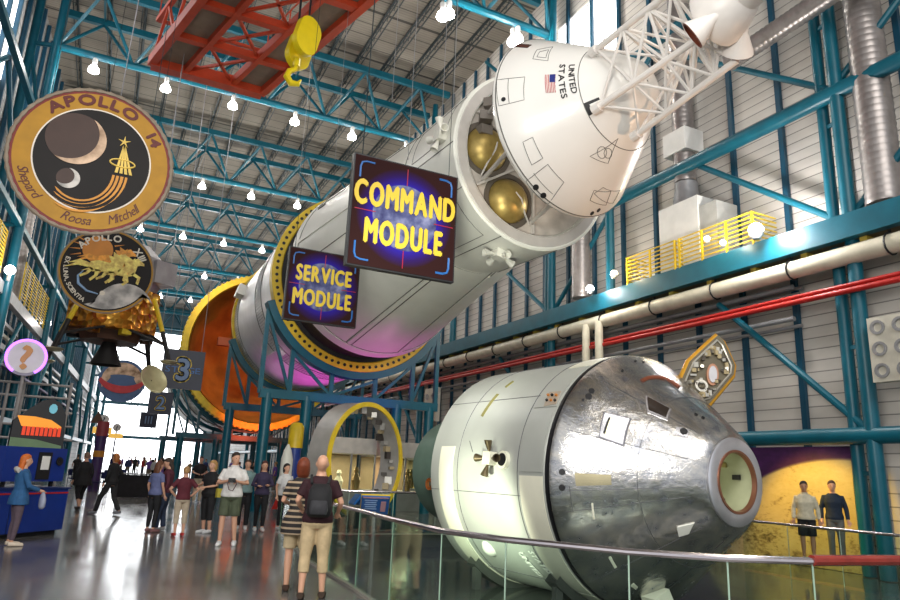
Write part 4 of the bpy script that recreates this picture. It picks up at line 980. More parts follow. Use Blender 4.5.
# ------------------------------------------------------------------ hanging square signs
def sign_mat(name, moon=True):
    t = NT(name); c = t.coord(); sp = t.n('ShaderNodeSeparateXYZ'); t.l(c, sp.inputs[0])
    vd = t.n('ShaderNodeVectorMath', operation='LENGTH'); mm = t.n('ShaderNodeMapping'); t.l(c, mm.inputs[0]); mm.inputs['Scale'].default_value = (1, 0, 1); t.l(mm.outputs[0], vd.inputs[0])
    nz = t.n('ShaderNodeTexNoise', i_Scale=3.5, i_Detail=6.0); t.l(c, nz.inputs[0])
    bg = t.ramp(vd.outputs['Value'], [(0, (.02, .02, .3)), (.62, (.02, .012, .30)), (.85, (.02, .006, .08)), (1.15, (.022, .006, .006))])
    mo = t.ramp(nz.outputs[0], [(.35, (.03, .03, .10)), (.5, (.08, .09, .20)), (.7, (.22, .23, .38))])
    e = t.ramp(vd.outputs['Value'], [(.665, (0, 0, 0)), (.675, (1, 1, 1))])
    t.l(t.mix(e, mo, bg), t.b.inputs[0]); t.b.inputs['Roughness'].default_value = .7; t.b.inputs['Specular IOR Level'].default_value = .12
    return t.m
SGM = sign_mat('sign_moon_print'); SY = mat('sign_yellow', (.62, .44, .03), .4, 0, 0); SB = mat('sign_blue', (.02, .12, .38), .4, 0, 0); SR = mat('sign_red', (.30, .005, .03), .4, 0, 0)
SBK = mat('sign_edge_black', (.012, .012, .014), .4)
def sq_sign(px, Y, lines, lab, size, ltr, sx=.8):
    P = [at(*p, y=Y) for p in px]; c = sum(P, V())/4; w = ((P[1]-P[0]).length+(P[2]-P[3]).length)/2; h = abs((P[0].z+P[1].z-P[2].z-P[3].z)/2)
    r = empty('hanging_sign', (c.x, Y, c.z), lab, 'sign')
    MB().b2((c.x-w/2, Y, c.z-h/2), (c.x+w/2, Y+.14, c.z+h/2)).build('sign_box', SBK, r, 0)
    m = MB().b2((c.x-w/2+.03, Y-.012, c.z-h/2+.03), (c.x+w/2-.03, Y, c.z+h/2-.03)); m.build('printed_face', SGM, r, 0)
    m = MB(); q = .3*w; e = w/2-.14; eh = h/2-.14
    for sx_, sz in ((-1, -1), (1, -1), (1, 1), (-1, 1)):
        pts = [(sx_*(e-.28), sz*eh), (sx_*(e-.12), sz*eh), (sx_*(e-.03), sz*(eh-.03)), (sx_*e, sz*(eh-.12)), (sx_*e, sz*(eh-.34))]
        m.path([(c.x+a, Y-.014, c.z+b) for a, b in pts], .022, 5)
    m.build('corner_marks', SB, r)
    m = MB()
    for a, b in (((0, h/2-.1), (0, h/2-.45)), ((0, -h/2+.1), (0, -h/2+.45)), ((-w/2+.08, 0), (-w/2+.5, 0)), ((w/2-.08, 0), (w/2-.5, 0))): m.bar((c.x+a[0], Y-.014, c.z+a[1]), (c.x+b[0], Y-.014, c.z+b[1]), .016, .016)
    m.build('crosshair', SR, r, 0)
    for txt, dz, sz in lines:
        m = MB(); tmp = MB(); wd = text(tmp, txt, lambda x, y, z: V((x, y, z)), sz, sx=sx, bold=.034, gap=.11)
        text(m, txt, lambda x, y, z: V((c.x+x, Y-.018-z, c.z+dz+y)), sz, sx=sx, bold=.034, gap=.11, depth=.01)
        m.build('lettering', SY, r, 0)
    for s_ in (-1, 1): MB().tube((c.x+s_*w*.42, Y+.07, c.z+h/2), (c.x+s_*w*.42, Y+.07, 24.5), .007, 5).build('hanging_wire', DARK, r)
    return r
sq_sign([(356, 149), (459, 181), (452, 287), (345, 259)], 11.6, [('COMMAND', .12, .68), ('MODULE', -.62, .68)], 'large dark square hanging sign reading COMMAND MODULE over a blue moon', 1, SY, .53)
sq_sign([(290, 243), (361, 261), (355, 330), (283, 317)], 17.6, [('SERVICE', .12, .60), ('MODULE', -.54, .60)], 'dark square hanging sign reading SERVICE MODULE below the larger sign', 1, SY, .62)
def num_sign(px, Y, ch, lab, w):
    P = [at(*p, y=Y) for p in px]; c = sum(P, V())/4; h = w
    r = empty('stage_sign', (c.x, Y, c.z-h/2), lab, 'sign')
    MB().b2((c.x-w/2, Y, c.z-h/2), (c.x+w/2, Y+.12, c.z+h/2)).build('sign_box', mat('sign_navy', (.014, .018, .045), .4), r, 0)
    for b, mt, of in ((.075, SY, .0), (.035, MATS['sign_navy'], .008), (.0, mat('sign_steel_blue', (.12, .2, .36), .4), .016)):
        m = MB()
        for dx, dy in ((0, 0),) if not b else [(b*cos(k*pi/4), b*sin(k*pi/4)) for k in range(8)]:
            text(m, ch, lambda x, y, z: V((c.x+x+dx*w*.75, Y-.012-of-z, c.z-w*.27+y+dy*w*.75)), w*.78, depth=.006, bold=.02)
        m.build('numeral_outline' if b else 'numeral', mt, r, 0)
    if ch == '3':
        m = MB(); text(m, 'ST  GE', lambda x, y, z: V((c.x+x, Y-.02-z, c.z-.09*w+y)), w*.22, gap=.12, depth=.004, sx=1.35); m.build('lettering', SB, r, 0)
    for s_ in (-1, 1): MB().tube((c.x+s_*w*.4, Y+.06, c.z+h/2), (c.x+s_*w*.4, Y+.06, 24.5), .015, 5).build('hanging_wire', GREY, r)
num_sign([(165, 351), (203, 354), (200, 388), (163, 385)], 28, '3', 'dark square sign with a big outlined 3 beside the yellow rim', 1.5)
num_sign([(151, 393), (171, 394), (170, 413), (150, 412)], 44, '2', 'smaller dark square sign with an outlined 2 below the 3', 1.32)
p = at(148.5, 420, y=62); r = empty('stage_sign', (p.x, p.y, p.z-.7), 'small grey square sign with upright bars, farthest of the stage signs', 'sign')
MB().box(p, (1.3, .1, 1.25)).build('sign_box', MATS['sign_navy'], r, 0); m = MB()
for k in range(3): m.box(p+V((-.22+.22*k, -.07, 0)), (.09, .03, .6))
m.build('numeral', mat('sign_steel_blue', (.12, .2, .36), .4), r, 0); MB().tube(p+V((0, .03, .6)), (p.x, p.y+.03, 24), .02, 5).build('hanging_wire', GREY, r)
# ------------------------------------------------------------------ round mission patches
def disc(m, c, R_, y, n=64, th=.02, a0=0, rx=1): m.prism([(R_*rx*cos(2*pi*k/n+a0), R_*sin(2*pi*k/n+a0)) for k in range(n)], lambda x, y_, z: V((c.x+x, y-z, c.z+y_)), th)
def annul(m, c, r0, r1, y, th=.02, n=64): m.lathe([(0, r0), (0, r1), (th, r1), (th, r0), (0, r0)], (c.x, y, c.z), (0, -1, 0), n)
def moon_print(name, lo, hi, sc=2.5):
    t = NT(name); nz = t.n('ShaderNodeTexNoise', i_Scale=sc, i_Detail=7.0); t.l(t.coord(), nz.inputs[0]); t.l(t.ramp(nz.outputs[0], [(.35, lo), (.6, hi)]), t.b.inputs[0]); return t.m
GOLDP = mat('patch_gold', (.40, .20, .012), .6, 0, .1, 4); PDARK = mat('patch_dark', (.008, .006, .006), .7, 0, .3, 1.5); PRED = mat('patch_dark_red', (.16, .01, .008), .5); PW2 = mat('patch_white', (.75, .68, .6), .5); PBR = mat('patch_brown', (.09, .01, .006), .5)
PORA = mat('patch_orange', (.62, .26, .03), .5); PTAN = moon_print('patch_moon_tan', (.22, .12, .06), (.72, .50, .34)); PGREY = moon_print('patch_moon_grey', (.22, .21, .20), (.62, .58, .54))
ROPE = mat('patch_rope_edge', (.25, .20, .15), .7)
Y = 14.0; c = at(93, 161, y=Y); R_ = 1.45; DZ_ = 1
pk = empty('mission_patch', (c.x, Y, c.z), 'big round gold-rimmed sign with moon and comet, names Shepard Roosa Mitchell on it', 'sign')
RX = .96
def sd_(m, R, y, th=.02): m.prism([(R*RX*cos(2*pi*k/72), R*sin(2*pi*k/72)) for k in range(72)], lambda x, y_, z: V((c.x+x, y-z, c.z+y_)), th); return m
sd_(MB(), R_, Y, .02).build('backing_disc', PRED, pk, 0)
m = MB(); MB
m.path([(c.x+R_*RX*1.01*cos(k*pi/48), Y-.01, c.z+R_*1.01*sin(k*pi/48)) for k in range(96)], .05, 6, closed=True, rads=[.05 if k % 2 else .032 for k in range(96)]); m.build('rope_edge', ROPE, pk, 0)
sd_(MB(), R_*.955, Y-.02, .01).build('gold_band', GOLDP, pk, 0)
sd_(MB(), R_*.735, Y-.03, .01).build('white_ring', PW2, pk, 0)
sd_(MB(), R_*.715, Y-.04, .01).build('dark_field', PDARK, pk, 0)
def pf(Yo): return lambda x, y, z: V((c.x+x, Yo-z, c.z+y))
fa = lambda x, y, z: V((c.x+x*RX, Y-.031-z, c.z+y))
for w_, a_, s_ in (('APOLLO', 98, .30), ('14', 33, .28)): m = MB(); text(m, w_, fa, s_, arc=(R_*.79, radians(a_), 1), bold=.05, sx=1.35, gap=.16); m.build('title_lettering', mat('title_dark_red', (.10, .008, .006), .5), pk, 0)
for w_, a_, s_ in (('Shepard', 213, .25), ('Roosa', 265, .25), ('Mitchell', 305, .25)): m = MB(); text(m, w_, fa, s_, arc=(R_*.90, radians(a_), -1), gap=.05, italic=.3, sx=.9); m.build('name_lettering', PBR, pk, 0)
def crescent(R1, c1, R2, c2, n=28):
    """outer circle minus inner circle -> polygon of the right hand crescent"""
    d = sqrt((c2[0]-c1[0])**2+(c2[1]-c1[1])**2); a = (R1*R1-R2*R2+d*d)/(2*d); h = sqrt(max(0, R1*R1-a*a)); base = atan2(c2[1]-c1[1], c2[0]-c1[0])
    t1 = atan2(h, a); t2 = atan2(h, a-d)
    out = [(c1[0]+R1*cos(base+t1+(2*pi-2*t1)*i/n), c1[1]+R1*sin(base+t1+(2*pi-2*t1)*i/n)) for i in range(n+1)]
    inn = [(c2[0]+R2*cos(base-t2-(2*pi-2*t2)*i/n), c2[1]+R2*sin(base-t2-(2*pi-2*t2)*i/n)) for i in range(n+1)]
    return out, inn
def strip(m, A, B, fn, th=.01):
    n = len(A)-1; vs = []
    for q in (A, B):
        vs += [fn(x, y, th) for x, y in q]+[fn(x, y, 0) for x, y in q]
    k = n+1; fs = []
    for i in range(n): fs += [(i, i+1, 2*k+i+1, 2*k+i), (k+i, 3*k+i, 3*k+i+1, k+i+1), (i, k+i, k+i+1, i+1), (2*k+i, 2*k+i+1, 3*k+i+1, 3*k+i)]
    m.add(vs, fs)
m = MB(); m.prism([(-.34+.52*cos(t), .36+.52*sin(t)) for t in [k*pi/20 for k in range(40)]], pf(Y-.05), .006); m.build('dark_moon_disc', mat('patch_moon_dark', (.045, .02, .014), .5), pk, 0)
m = MB(); o_, i_ = crescent(.52, (-.34, .36), .54, (-.50, .46)); strip(m, o_, list(reversed(i_)), pf(Y-.057)); m.build('moon_crescent', PTAN, pk, 0)
m = MB(); m.prism([(-.35+.2*cos(t), -.46+.2*sin(t)) for t in [k*pi/14 for k in range(28)]], pf(Y-.05), .006); m.build('small_dark_moon', MATS['patch_moon_dark'], pk, 0)
m = MB(); o_, i_ = crescent(.2, (-.35, -.46), .17, (-.42, -.42)); strip(m, o_, list(reversed(i_)), pf(Y-.057)); m.build('small_crescent', PGREY, pk, 0)
m = MB()
def arcp(cx, cy, r0x, r0y, a0, a1, n=16): return [(cx+r0x*cos(radians(a0+(a1-a0)*i/n)), cy+r0y*sin(radians(a0+(a1-a0)*i/n))) for i in range(n+1)]
for k, (w0, w1) in enumerate(((.0, .045), (.07, .12), (.145, .2), (.225, .27))):
    A = arcp(-.15, -.22, .52+w0, .62+w0*1.1, 0, -118-6*(3-k)); B = arcp(-.15, -.22, .52+w1, .62+w1*.75, 0, -118-6*(3-k)); A[-1] = B[-1] = ((A[-1][0]+B[-1][0])/2, (A[-1][1]+B[-1][1])/2)
    strip(m, A, B, pf(Y-.05), .008)
m.build('comet_tail', PORA, pk, 0)
m = MB()
for k in range(4): m.prism([(.40+.085*k, -.16), (.455+.085*k, -.16), (.49+.008*k, .42), (.47+.008*k, .42)], pf(Y-.058), .006)
m.prism([(.48+(.03 if k % 2 else .12)*cos(radians(90+36*k)), .5+(.03 if k % 2 else .13)*sin(radians(90+36*k))) for k in range(10)], pf(Y-.06), .008)
m.path([(.51+.22*cos(k*pi/16), .05+.08*sin(k*pi/16), 0) for k in range(32)], .016, 5, closed=True)
n0 = 0
for i, v in enumerate(m.v):
    if abs(v[2]) < .03 and abs(v[0]) < 1.0 and not abs(v[1]-Y) < .3: m.v[i] = tuple(V((c.x+v[0], Y-.065-v[2], c.z+v[1])))
m.build('star_emblem', mat('patch_yellow', (.72, .50, .10), .5), pk, 0)
for s_ in (-.9, .9): MB().tube((c.x+s_, Y, c.z+R_*.8), (c.x+s_, Y, 24.5), .007, 5).build('hanging_wire', DARK, pk)
# second patch
Y = 20.0; c = at(107, 271, y=Y); R_ = 1.14; RX = 1.0
pk = empty('mission_patch', (c.x, Y, c.z), 'round sign with three golden horses, sun and moon, EX LUNA SCIENTIA round its edge', 'sign')
sd_(MB(), R_*1.03, Y, .02).build('backing_disc', ROPE, pk, 0); sd_(MB(), R_, Y-.02, .01).build('gold_rim', GOLDP, pk, 0); sd_(MB(), R_*.965, Y-.03, .01).build('dark_field', PDARK, pk, 0)
fb_ = lambda x, y, z: V((c.x+x, Y-.041-z, c.z+y)); PCR = mat('patch_cream', (.72, .66, .55), .5)
for w_, sz_, ar_, bo_ in (('XIII', .26, (R_*.74, radians(38), 1), .03), ('APOLLO', .26, (R_*.74, radians(110), 1), .03), ('EX LUNA, SCIENTIA', .155, (R_*.90, radians(206), -1), .02)): m = MB(); text(m, w_, fb_, sz_, arc=ar_, bold=bo_, gap=.1); m.build('lettering', PCR, pk, 0)
m = MB(); m.prism([(-.3+.37*cos(t), .54+.37*sin(t)) for t in [k*pi/20 for k in range(40)]], pf(Y-.041), .006); m.build('sun_disc', mat('patch_sun', (.60, .22, .02), .5), pk, 0)
m = MB()
for k in range(14):
    a = radians(150+18*k); m.prism([(-.3+.42*cos(a-.05), .54+.42*sin(a-.05)), (-.3+.42*cos(a+.05), .54+.42*sin(a+.05)), (-.3+.7*cos(a), .54+.62*sin(a))], pf(Y-.041), .004)
m.build('sun_rays', MATS['patch_sun'], pk, 0)
o_ = [(x, y) for x, y in [(1.02*R_*.93*cos(radians(a)), R_*.93*sin(radians(a))) for a in range(-112, -26, 6)]]
i_ = [(.55+.72*cos(radians(a)), -1.0+.72*sin(radians(a))) for a in [172-(172-20)*k/(len(o_)-1) for k in range(len(o_))]]
m = MB(); strip(m, o_, i_, pf(Y-.041)); m.build('moon_limb', PGREY, pk, 0)
HG = mat('patch_horse_gold', (.95, .60, .14), .5, 0, .45, 9); HG2 = mat('patch_horse_orange', (.75, .30, .03), .5, 0, .4, 9)
def horse(m, ox, oy, s, zz):
    body = [(-.42, .0), (-.38, .14), (-.2, .2), (.05, .17), (.2, .28), (.28, .42), (.38, .46), (.44, .40), (.54, .33), (.55, .27), (.46, .27), (.38, .24), (.36, .08), (.28, -.06), (.1, -.1), (-.15, -.08), (-.3, -.12)]
    m.prism([(ox+s*x, oy+s*y) for x, y in body], pf(Y-zz), .006)
    for lg in ([(.25, -.02), (.42, -.1), (.40, -.24), (.46, -.28), (.48, -.2), (.5, -.06), (.32, .05)], [(.05, -.05), (.15, -.22), (.05, -.32), (.1, -.36), (.22, -.24), (.18, -.05)], [(-.38, 0), (-.45, -.16), (-.58, -.24), (-.56, -.3), (-.4, -.2), (-.28, -.05)], [(-.25, -.05), (-.25, -.2), (-.36, -.32), (-.32, -.37), (-.18, -.22), (-.12, -.05)]):
        m.prism([(ox+s*x, oy+s*y) for x, y in lg], pf(Y-zz), .006)
    m.prism([(ox+s*x, oy+s*y) for x, y in [(-.4, .1), (-.62, .16), (-.9, .02), (-.7, .06), (-.95, -.1), (-.66, 0), (-.42, -.02)]], pf(Y-zz-.002), .006)
    m.prism([(ox+s*x, oy+s*y) for x, y in [(.1, .18), (.0, .36), (.12, .34), (.1, .48), (.24, .40), (.3, .46), (.26, .32), (.2, .2)]], pf(Y-zz-.003), .006)
m = MB(); horse(m, .12, .24, .98, .045); m.build('far_horse', HG2, pk, 0)
m = MB(); horse(m, .34, .0, 1.0, .056); m.build('middle_horse', HG, pk, 0)
m = MB(); horse(m, -.02, .04, 1.05, .067); m.build('near_horse', HG, pk, 0)
m = MB(); m.path([(c.x+x, Y-.05, c.z+y) for x, y in ((-.55, -.08), (-.66, -.25), (-.62, -.45), (-.4, -.62), (-.12, -.67))], .03, 5, rads=[.01, .03, .04, .035, .015]); m.build('blue_trail', mat('patch_blue', (.25, .4, .62), .5), pk)
m = MB(); disc(m, c+V((-.02, 0, -.63)), .065, Y-.045, 14, .01); m.build('small_globe', MATS['patch_cream'], pk, 0)
for s_ in (-.7, .7): MB().tube((c.x+s_, Y, c.z+R_*.7), (c.x+s_, Y, 24.5), .007, 5).build('hanging_wire', DARK, pk)
# third, far patch
Y = 46.0; c = at(122, 381, y=Y)
pk = empty('mission_patch', (c.x, Y, c.z), 'far blue and tan mission sign with a red ribbon below the lunar lander', 'sign')
m = MB(); disc(m, c, 1.28, Y, 40, .03, rx=1.03); m.build('blue_disc', mat('patch_navy', (.06, .12, .26), .5), pk, 0)
m = MB(); o_ = arcp(0, 0, 1.15, 1.12, 205, -25); strip(m, o_, [(x*.6, .25+y*.12) for x, y in o_], lambda x, y, z: V((c.x+x, Y-.035-z, c.z+y)), .01); m.build('tan_planet', PTAN, pk, 0)
m = MB(); strip(m, arcp(0, .7, 1.45, 1.0, -145, -35), arcp(0, .7, 1.5, 1.45, -148, -32), lambda x, y, z: V((c.x+x, Y-.05-z, c.z+y)), .02); m.build('red_ribbon', mat('patch_ribbon', (.5, .03, .04), .5), pk, 0)
for s_ in (-.7, .7): MB().tube((c.x+s_, Y, c.z+.8), (c.x+s_, Y, 24.5), .015, 5).build('hanging_wire', GREY, pk)
# ------------------------------------------------------------------ lunar lander
LY = 26.0; lc = at(112, 325, y=LY)
lm = empty('lunar_lander', (lc.x, LY, lc.z), 'gold foil lunar lander with spread legs hanging below the horse sign', 'lander')
FOIL = NT('gold_foil'); vo = FOIL.n('ShaderNodeTexVoronoi', i_Scale=4.0); FOIL.l(FOIL.coord(), vo.inputs[0]); FOIL.l(FOIL.ramp(vo.outputs['Color'], [(.2, (.34, .07, .01)), (.5, (.75, .30, .03)), (.9, (.95, .55, .10))]), FOIL.b.inputs[0])
FOIL.b.inputs['Metallic'].default_value = .75; FOIL.b.inputs['Roughness'].default_value = .28
bp = FOIL.n('ShaderNodeBump', i_Strength=1.0, i_Distance=.12); FOIL.l(vo.outputs['Distance'], bp.inputs['Height']); FOIL.l(bp.outputs[0], FOIL.b.inputs['Normal']); FOIL = FOIL.m
BRN = mat('lander_brown', (.10, .045, .025), .6, 0, .3, 3); BLK = mat('lander_black', (.02, .018, .018), .5)
def octo(m, r, z0, z1, r2=None):
    r2 = r2 or r; vs = [(lc.x+rr*cos(pi/8+k*pi/4), LY+rr*sin(pi/8+k*pi/4), lc.z+z) for z, rr in ((z0, r), (z1, r2)) for k in range(8)]
    m.add(vs, [tuple(range(7, -1, -1)), tuple(range(8, 16))]+[(k, (k+1) % 8, 8+(k+1) % 8, 8+k) for k in range(8)])
m = MB(); octo(m, 1.5, -.3, 1.15); m.build('descent_stage', FOIL, lm, 0)
m = MB(); octo(m, .95, -.62, -.28, 1.1); m.build('bottom_shield', BRN, lm, 0)
m = MB(); m.lathe([(0, .2), (-.25, .28), (-.8, .5), (-.8, .46), (-.2, .18)], (lc.x, LY, lc.z-.6), (0, 0, 1), 22); m.build('engine_bell', BLK, lm)
m = MB(); m.lathe([(0, 1.0), (.5, 1.25), (1.2, 1.2), (1.7, .7), (1.75, .02)], (lc.x+.2, LY, lc.z+1.2), n=12); m.build('ascent_stage', mat('lander_grey', (.35, .33, .34), .4, .3), lm, 0)
for dx, s_ in ((-1.0, 1), (1.25, .9)): MB().box((lc.x+dx, LY-.5, lc.z+1.9), (.8, .8, .8), .5).build('ascent_pod', [BLK, MATS['lander_grey']][dx > 0], lm, 0)
for k in range(4):
    a = radians(52+90*k); u = V((cos(a), sin(a), 0)); b = V((lc.x, LY, lc.z))
    foot = b+u*2.4+V((0, 0, -1.25)); knee = b+u*2.0+V((0, 0, -.25))
    lg = MB().tube(b+u*1.5+V((0, 0, .9)), knee, .08, 8).build('landing_leg', YEL, lm); MB().tube(knee, foot, .075, 8).build('lower_strut', BLK, lg)
    for s_ in (-1, 1): v = V((-u.y, u.x, 0)); MB().tube(b+u*1.2+v*s_*.7+V((0, 0, -.3)), b+u*2.15+V((0, 0, -.7)), .045, 6).build('side_strut', BLK, lg)
    m = MB(); m.lathe([(0, .02), (.02, .2), (.09, .3), (.11, .28), (.05, .15), (.06, .02)], foot-V((0, 0, .1)), n=18); m.build('foot_pad', mat('pad_gold', (.5, .45, .3), .4, .5), lg)
for k in range(8):
    a = radians(20+45*k); q = V((lc.x+1.25*cos(a), LY+1.25*sin(a), lc.z-.38)); MB().box(q, (.35, .3, .2), a).build('underside_box', [BRN, FOIL, YEL, BLK][k % 4], lm, 0)
for s_ in (-1, 1): MB().tube((lc.x+s_, LY, lc.z+1.0), (lc.x+s_*.9, LY, 24.5), .02, 5).build('hanging_cable', GREY, lm)
m = MB(); m.lathe([(0, .02), (.05, .35), (.16, .5), (.17, .48), (.07, .33), (.03, .02)], at(151, 381, y=24.5), (.4, -.6, .3), 20); o = m.build('dish_antenna', mat('dish_gold', (.6, .55, .32), .4, .4), lm)
q = at(151, 381, y=24.5); MB().tube(q, (lc.x+1.2, LY, lc.z-.2), .03, 6).build('antenna_arm', BLK, lm)
# ------------------------------------------------------------------ glass railing round the pit
def glass_mat():
    m = bpy.data.materials.new('railing_glass'); m.use_nodes = True; t = m.node_tree; t.nodes.clear()
    o = t.nodes.new('ShaderNodeOutputMaterial'); mx = t.nodes.new('ShaderNodeMixShader'); tr = t.nodes.new('ShaderNodeBsdfTransparent'); g = t.nodes.new('ShaderNodeBsdfGlossy'); f = t.nodes.new('ShaderNodeLayerWeight')
    tr.inputs[0].default_value = (.86, .93, .89, 1); g.inputs['Roughness'].default_value = .03; f.inputs[0].default_value = .2
    ml = t.nodes.new('ShaderNodeMath'); ml.operation = 'MULTIPLY'; ml.inputs[1].default_value = .45; t.links.new(f.outputs['Fresnel'], ml.inputs[0]); t.links.new(ml.outputs[0], mx.inputs[0]); t.links.new(tr.outputs[0], mx.inputs[1]); t.links.new(g.outputs[0], mx.inputs[2]); t.links.new(mx.outputs[0], o.inputs[0]); return m
GLASS = glass_mat(); WOOD = mat('red_wood_rail', (.28, .03, .02), .25, 0, .2, 5, coat=.5); GEDGE = mat('glass_edge', (.45, .62, .5), .2)
def railing(pts, lab, wood=(), zb=.0, h=1.05):
    c = pts[len(pts)//2]; r = empty('glass_railing', (c[0], c[1], 0), lab, 'railing')
    m = MB(); m.path([(x, y, h) for x, y in pts], .03, 10); m.build('handrail', CHROME, r)
    if wood:
        m = MB(); m.path([(x, y, h+.005) for x, y in wood], .045, 10); o = m.build('handrail', WOOD, r); o['label'] = 'reddish wooden handrail'
    for a, b in zip(pts, pts[1:]):
        A, B = V((*a, 0)), V((*b, 0)); L_ = (B-A).length; n = max(1, round(L_/1.3))
        for i in range(n):
            p, q = A.lerp(B, i/n), A.lerp(B, (i+1)/n); g = (q-p).normalized()*.012
            MB().bar(p+g+V((0, 0, zb+(h-zb)/2+.0)), q-g+V((0, 0, zb+(h-zb)/2)), .014, h-zb-.06).build('glass_pane', GLASS, r, 0)
            MB().bar(q+V((0, 0, zb)), q+V((0, 0, h-.02)), .008, .012, (0, 1, 0)).build('pane_joint', GEDGE, r, 0)
railing([(3.72, 13.5)]+[p for p in PIT[:11]], 'curved glass railing in front of the silver spacecraft, nearest the camera', wood=PIT[7:11])
a_, b_ = at(752, 521, x=14.0), at(900, 536, x=14.0)
railing([(14.0, a_.y+.3), (14.0, b_.y)], 'short glass railing beyond the capsule nose where two men stand', zb=PZ, h=.80)
railing([(9.4, 17.05), PIT[-2], PIT[-1]], 'far glass railing between the spacecraft and the yellow hoop')
railing([PIT[-1], (3.72, 13.5)], 'glass railing running back from the couple toward the crowd')
# information panel
p = at(375, 505, y=10.6); r = empty('information_panel', (p.x, p.y, 0), 'tilted blue information panel with yellow edge beside the railing', 'information panel', rz=0)
tx = Matrix.Rotation(radians(-18), 3, 'Z') @ Matrix.Rotation(radians(48), 3, 'X')
MB().box(p, (.44, .02, .42), M=tx).build('panel', mat('panel_blue', (.03, .13, .42), .35), r, 0)
MB().box(p+tx @ V((0, .018, 0)), (.46, .02, .44), M=tx).build('yellow_backing', YEL, r, 0)
m = MB()
for k in range(5): m.box(p+tx @ V((-.07, -.013, .12-.05*k)), (.2-.03*(k % 2), .004, .018), M=tx)
m.build('text_lines', mat('panel_text', (.35, .5, .75), .4), r, 0)
m = MB(); m.box(p+tx @ V((.13, -.013, -.02)), (.08, .004, .24), M=tx); m.box(p+tx @ V((0, -.013, .185)), (.4, .004, .025), M=tx); m.build('picture_strip', mat('panel_pic', (.55, .3, .35), .4), r, 0)
MB().tube(p+V((0, .02, -.1)), (p.x, p.y, PZ), .03, 8).build('post', GREY, r)
# ------------------------------------------------------------------ yellow hoop exhibit
HO = V((7.2, 20, 1.86)); hn = V((.5, -.86, 0)).normalized()
ho = empty('hoop_exhibit', (7.2, 20, 0), 'upright yellow rimmed ring segment with exposed inner equipment beyond the railing', 'ring exhibit')
m = MB(); m.lathe([(0, 1.60), (0, 1.74), (.06, 1.74), (.06, 1.60), (0, 1.60)], HO, hn, 72); m.build('yellow_rim', YR, ho, 30)
m = MB(); m.lathe([(0, 1.60), (0, 1.72), (-.75, 1.72), (-.75, 1.60), (0, 1.60)], HO, hn, 72); m.build('grey_drum', mat('hoop_grey', (.42, .40, .38), .4, .3), ho, 30)
FHo = Fr(HO, hn); random.seed(11)
for k in range(30):
    a = radians(-60+k*7.5); q = FHo.pt(-.2-.4*random.random(), a, 1.52); MB().box(q, (random.uniform(.08, .22), .16, random.uniform(.08, .25)), a).build('inner_equipment', [mat('eq_dark', (.05, .04, .035), .5), mat('eq_tan', (.38, .30, .18), .5), MATS['hoop_grey']][k % 3], ho, 0)
for s_ in (-1, 1): MB().box(FHo.pt(-.3, radians(270+18*s_), 1.72)-V((0, 0, .08)), (.3, .5, .35)).build('foot', DARK, ho, 0)
for k in range(3):
    p = at(356+6*k, 487, y=19.3); o = MB().box((p.x, 19.3, .75), (.34, .5, .06), M=Matrix.Rotation(radians(-50), 3, 'Y')).build('blue_placard', mat('bright_blue', (.02, .14, .5), .35), smooth=0); tag(o, 'small slanted blue placard at the foot of the yellow hoop, %s of three' % ['left', 'middle', 'right'][k], 'placard', 'blue placards')
o = MB().b2((6.55, 19.0, .0), (7.7, 19.6, .55)).build('plinth', DARK, smooth=0); tag(o, 'low dark plinth under the blue placards', 'plinth')
# ------------------------------------------------------------------ display booths beyond
def booth(x0, x1, Y, z0, z1, lab, d=2.4):
    r = empty('display_booth', ((x0+x1)/2, Y, 0), lab, 'display case')
    MB().b2((x0, Y, z0), (x1, Y+d, z1)).build('fascia', mat('booth_white', (.62, .58, .52), .5), r, 0)
    MB().b2((x0, Y, 0), (x1, Y+d, .75)).build('base', mat('booth_grey', (.3, .28, .26), .5), r, 0)
    MB().b2((x0, Y+d-.08, .75), (x1, Y+d, z0)).build('back_panel', mat('booth_back', (.28, .2, .12), .6), r, 0)
    MB().b2((x0+.04, Y+.02, .75), (x1-.04, Y+.035, z0)).build('glass_pane', GLASS, r, 0)
    for x in (x0+.04, (x0+x1)/2, x1-.04): MB().b2((x-.03, Y, .75), (x+.03, Y+.06, z0)).build('frame_post', GREY, r, 0)
    light('case_light', 'AREA', ((x0+x1)/2, Y+d*.5, z0-.04), 60, (1, .85, .6), x1-x0-.4, ((x0+x1)/2, Y+d*.5, 0), parent=r, size_y=.4)
    n = int((x1-x0)/.55)
    for k in range(n):
        xx = x0+.35+.55*k; yy = Y+.6+.5*(k % 2); z_ = .75; hh = .5+.35*((k*37) % 5)/5
        m = MB(); m.lathe([(0, .16), (.1, .13), (hh*.5, .2), (hh*.8, .1), (hh*.85, .08), (hh, .11), (hh+.12, .06)], (xx, yy, z_), n=12, cap0=True, cap1=True); o = m.build('artifact', [mat('gold_artifact', (.62, .42, .12), .4, .4), mat('cream_artifact', (.7, .64, .5), .5), mat('bronze_artifact', (.3, .18, .07), .4, .4)][k % 3])
        tag(o, '%s artifact standing in the %s, number %s from its left end' % (['golden', 'cream', 'bronze'][k % 3], lab.split(',')[0].replace('display case', 'case'), ['one', 'two', 'three', 'four', 'five', 'six', 'seven', 'eight', 'nine'][k]), 'artifact', 'artifacts in the display cases')
a, b, c = at(327, 450, y=26), at(372, 450, y=26), at(420, 450, y=26)
booth(a.x, b.x+.2, 26, 2.15, 2.75, 'left display case, seen through the yellow hoop'); booth(b.x+.5, c.x+.6, 26.3, 2.1, 2.7, 'right display case, between hoop and green nozzle')
booth(12.3, 15.3, 31, 2.1, 2.8, 'rear display case, near the right wall')
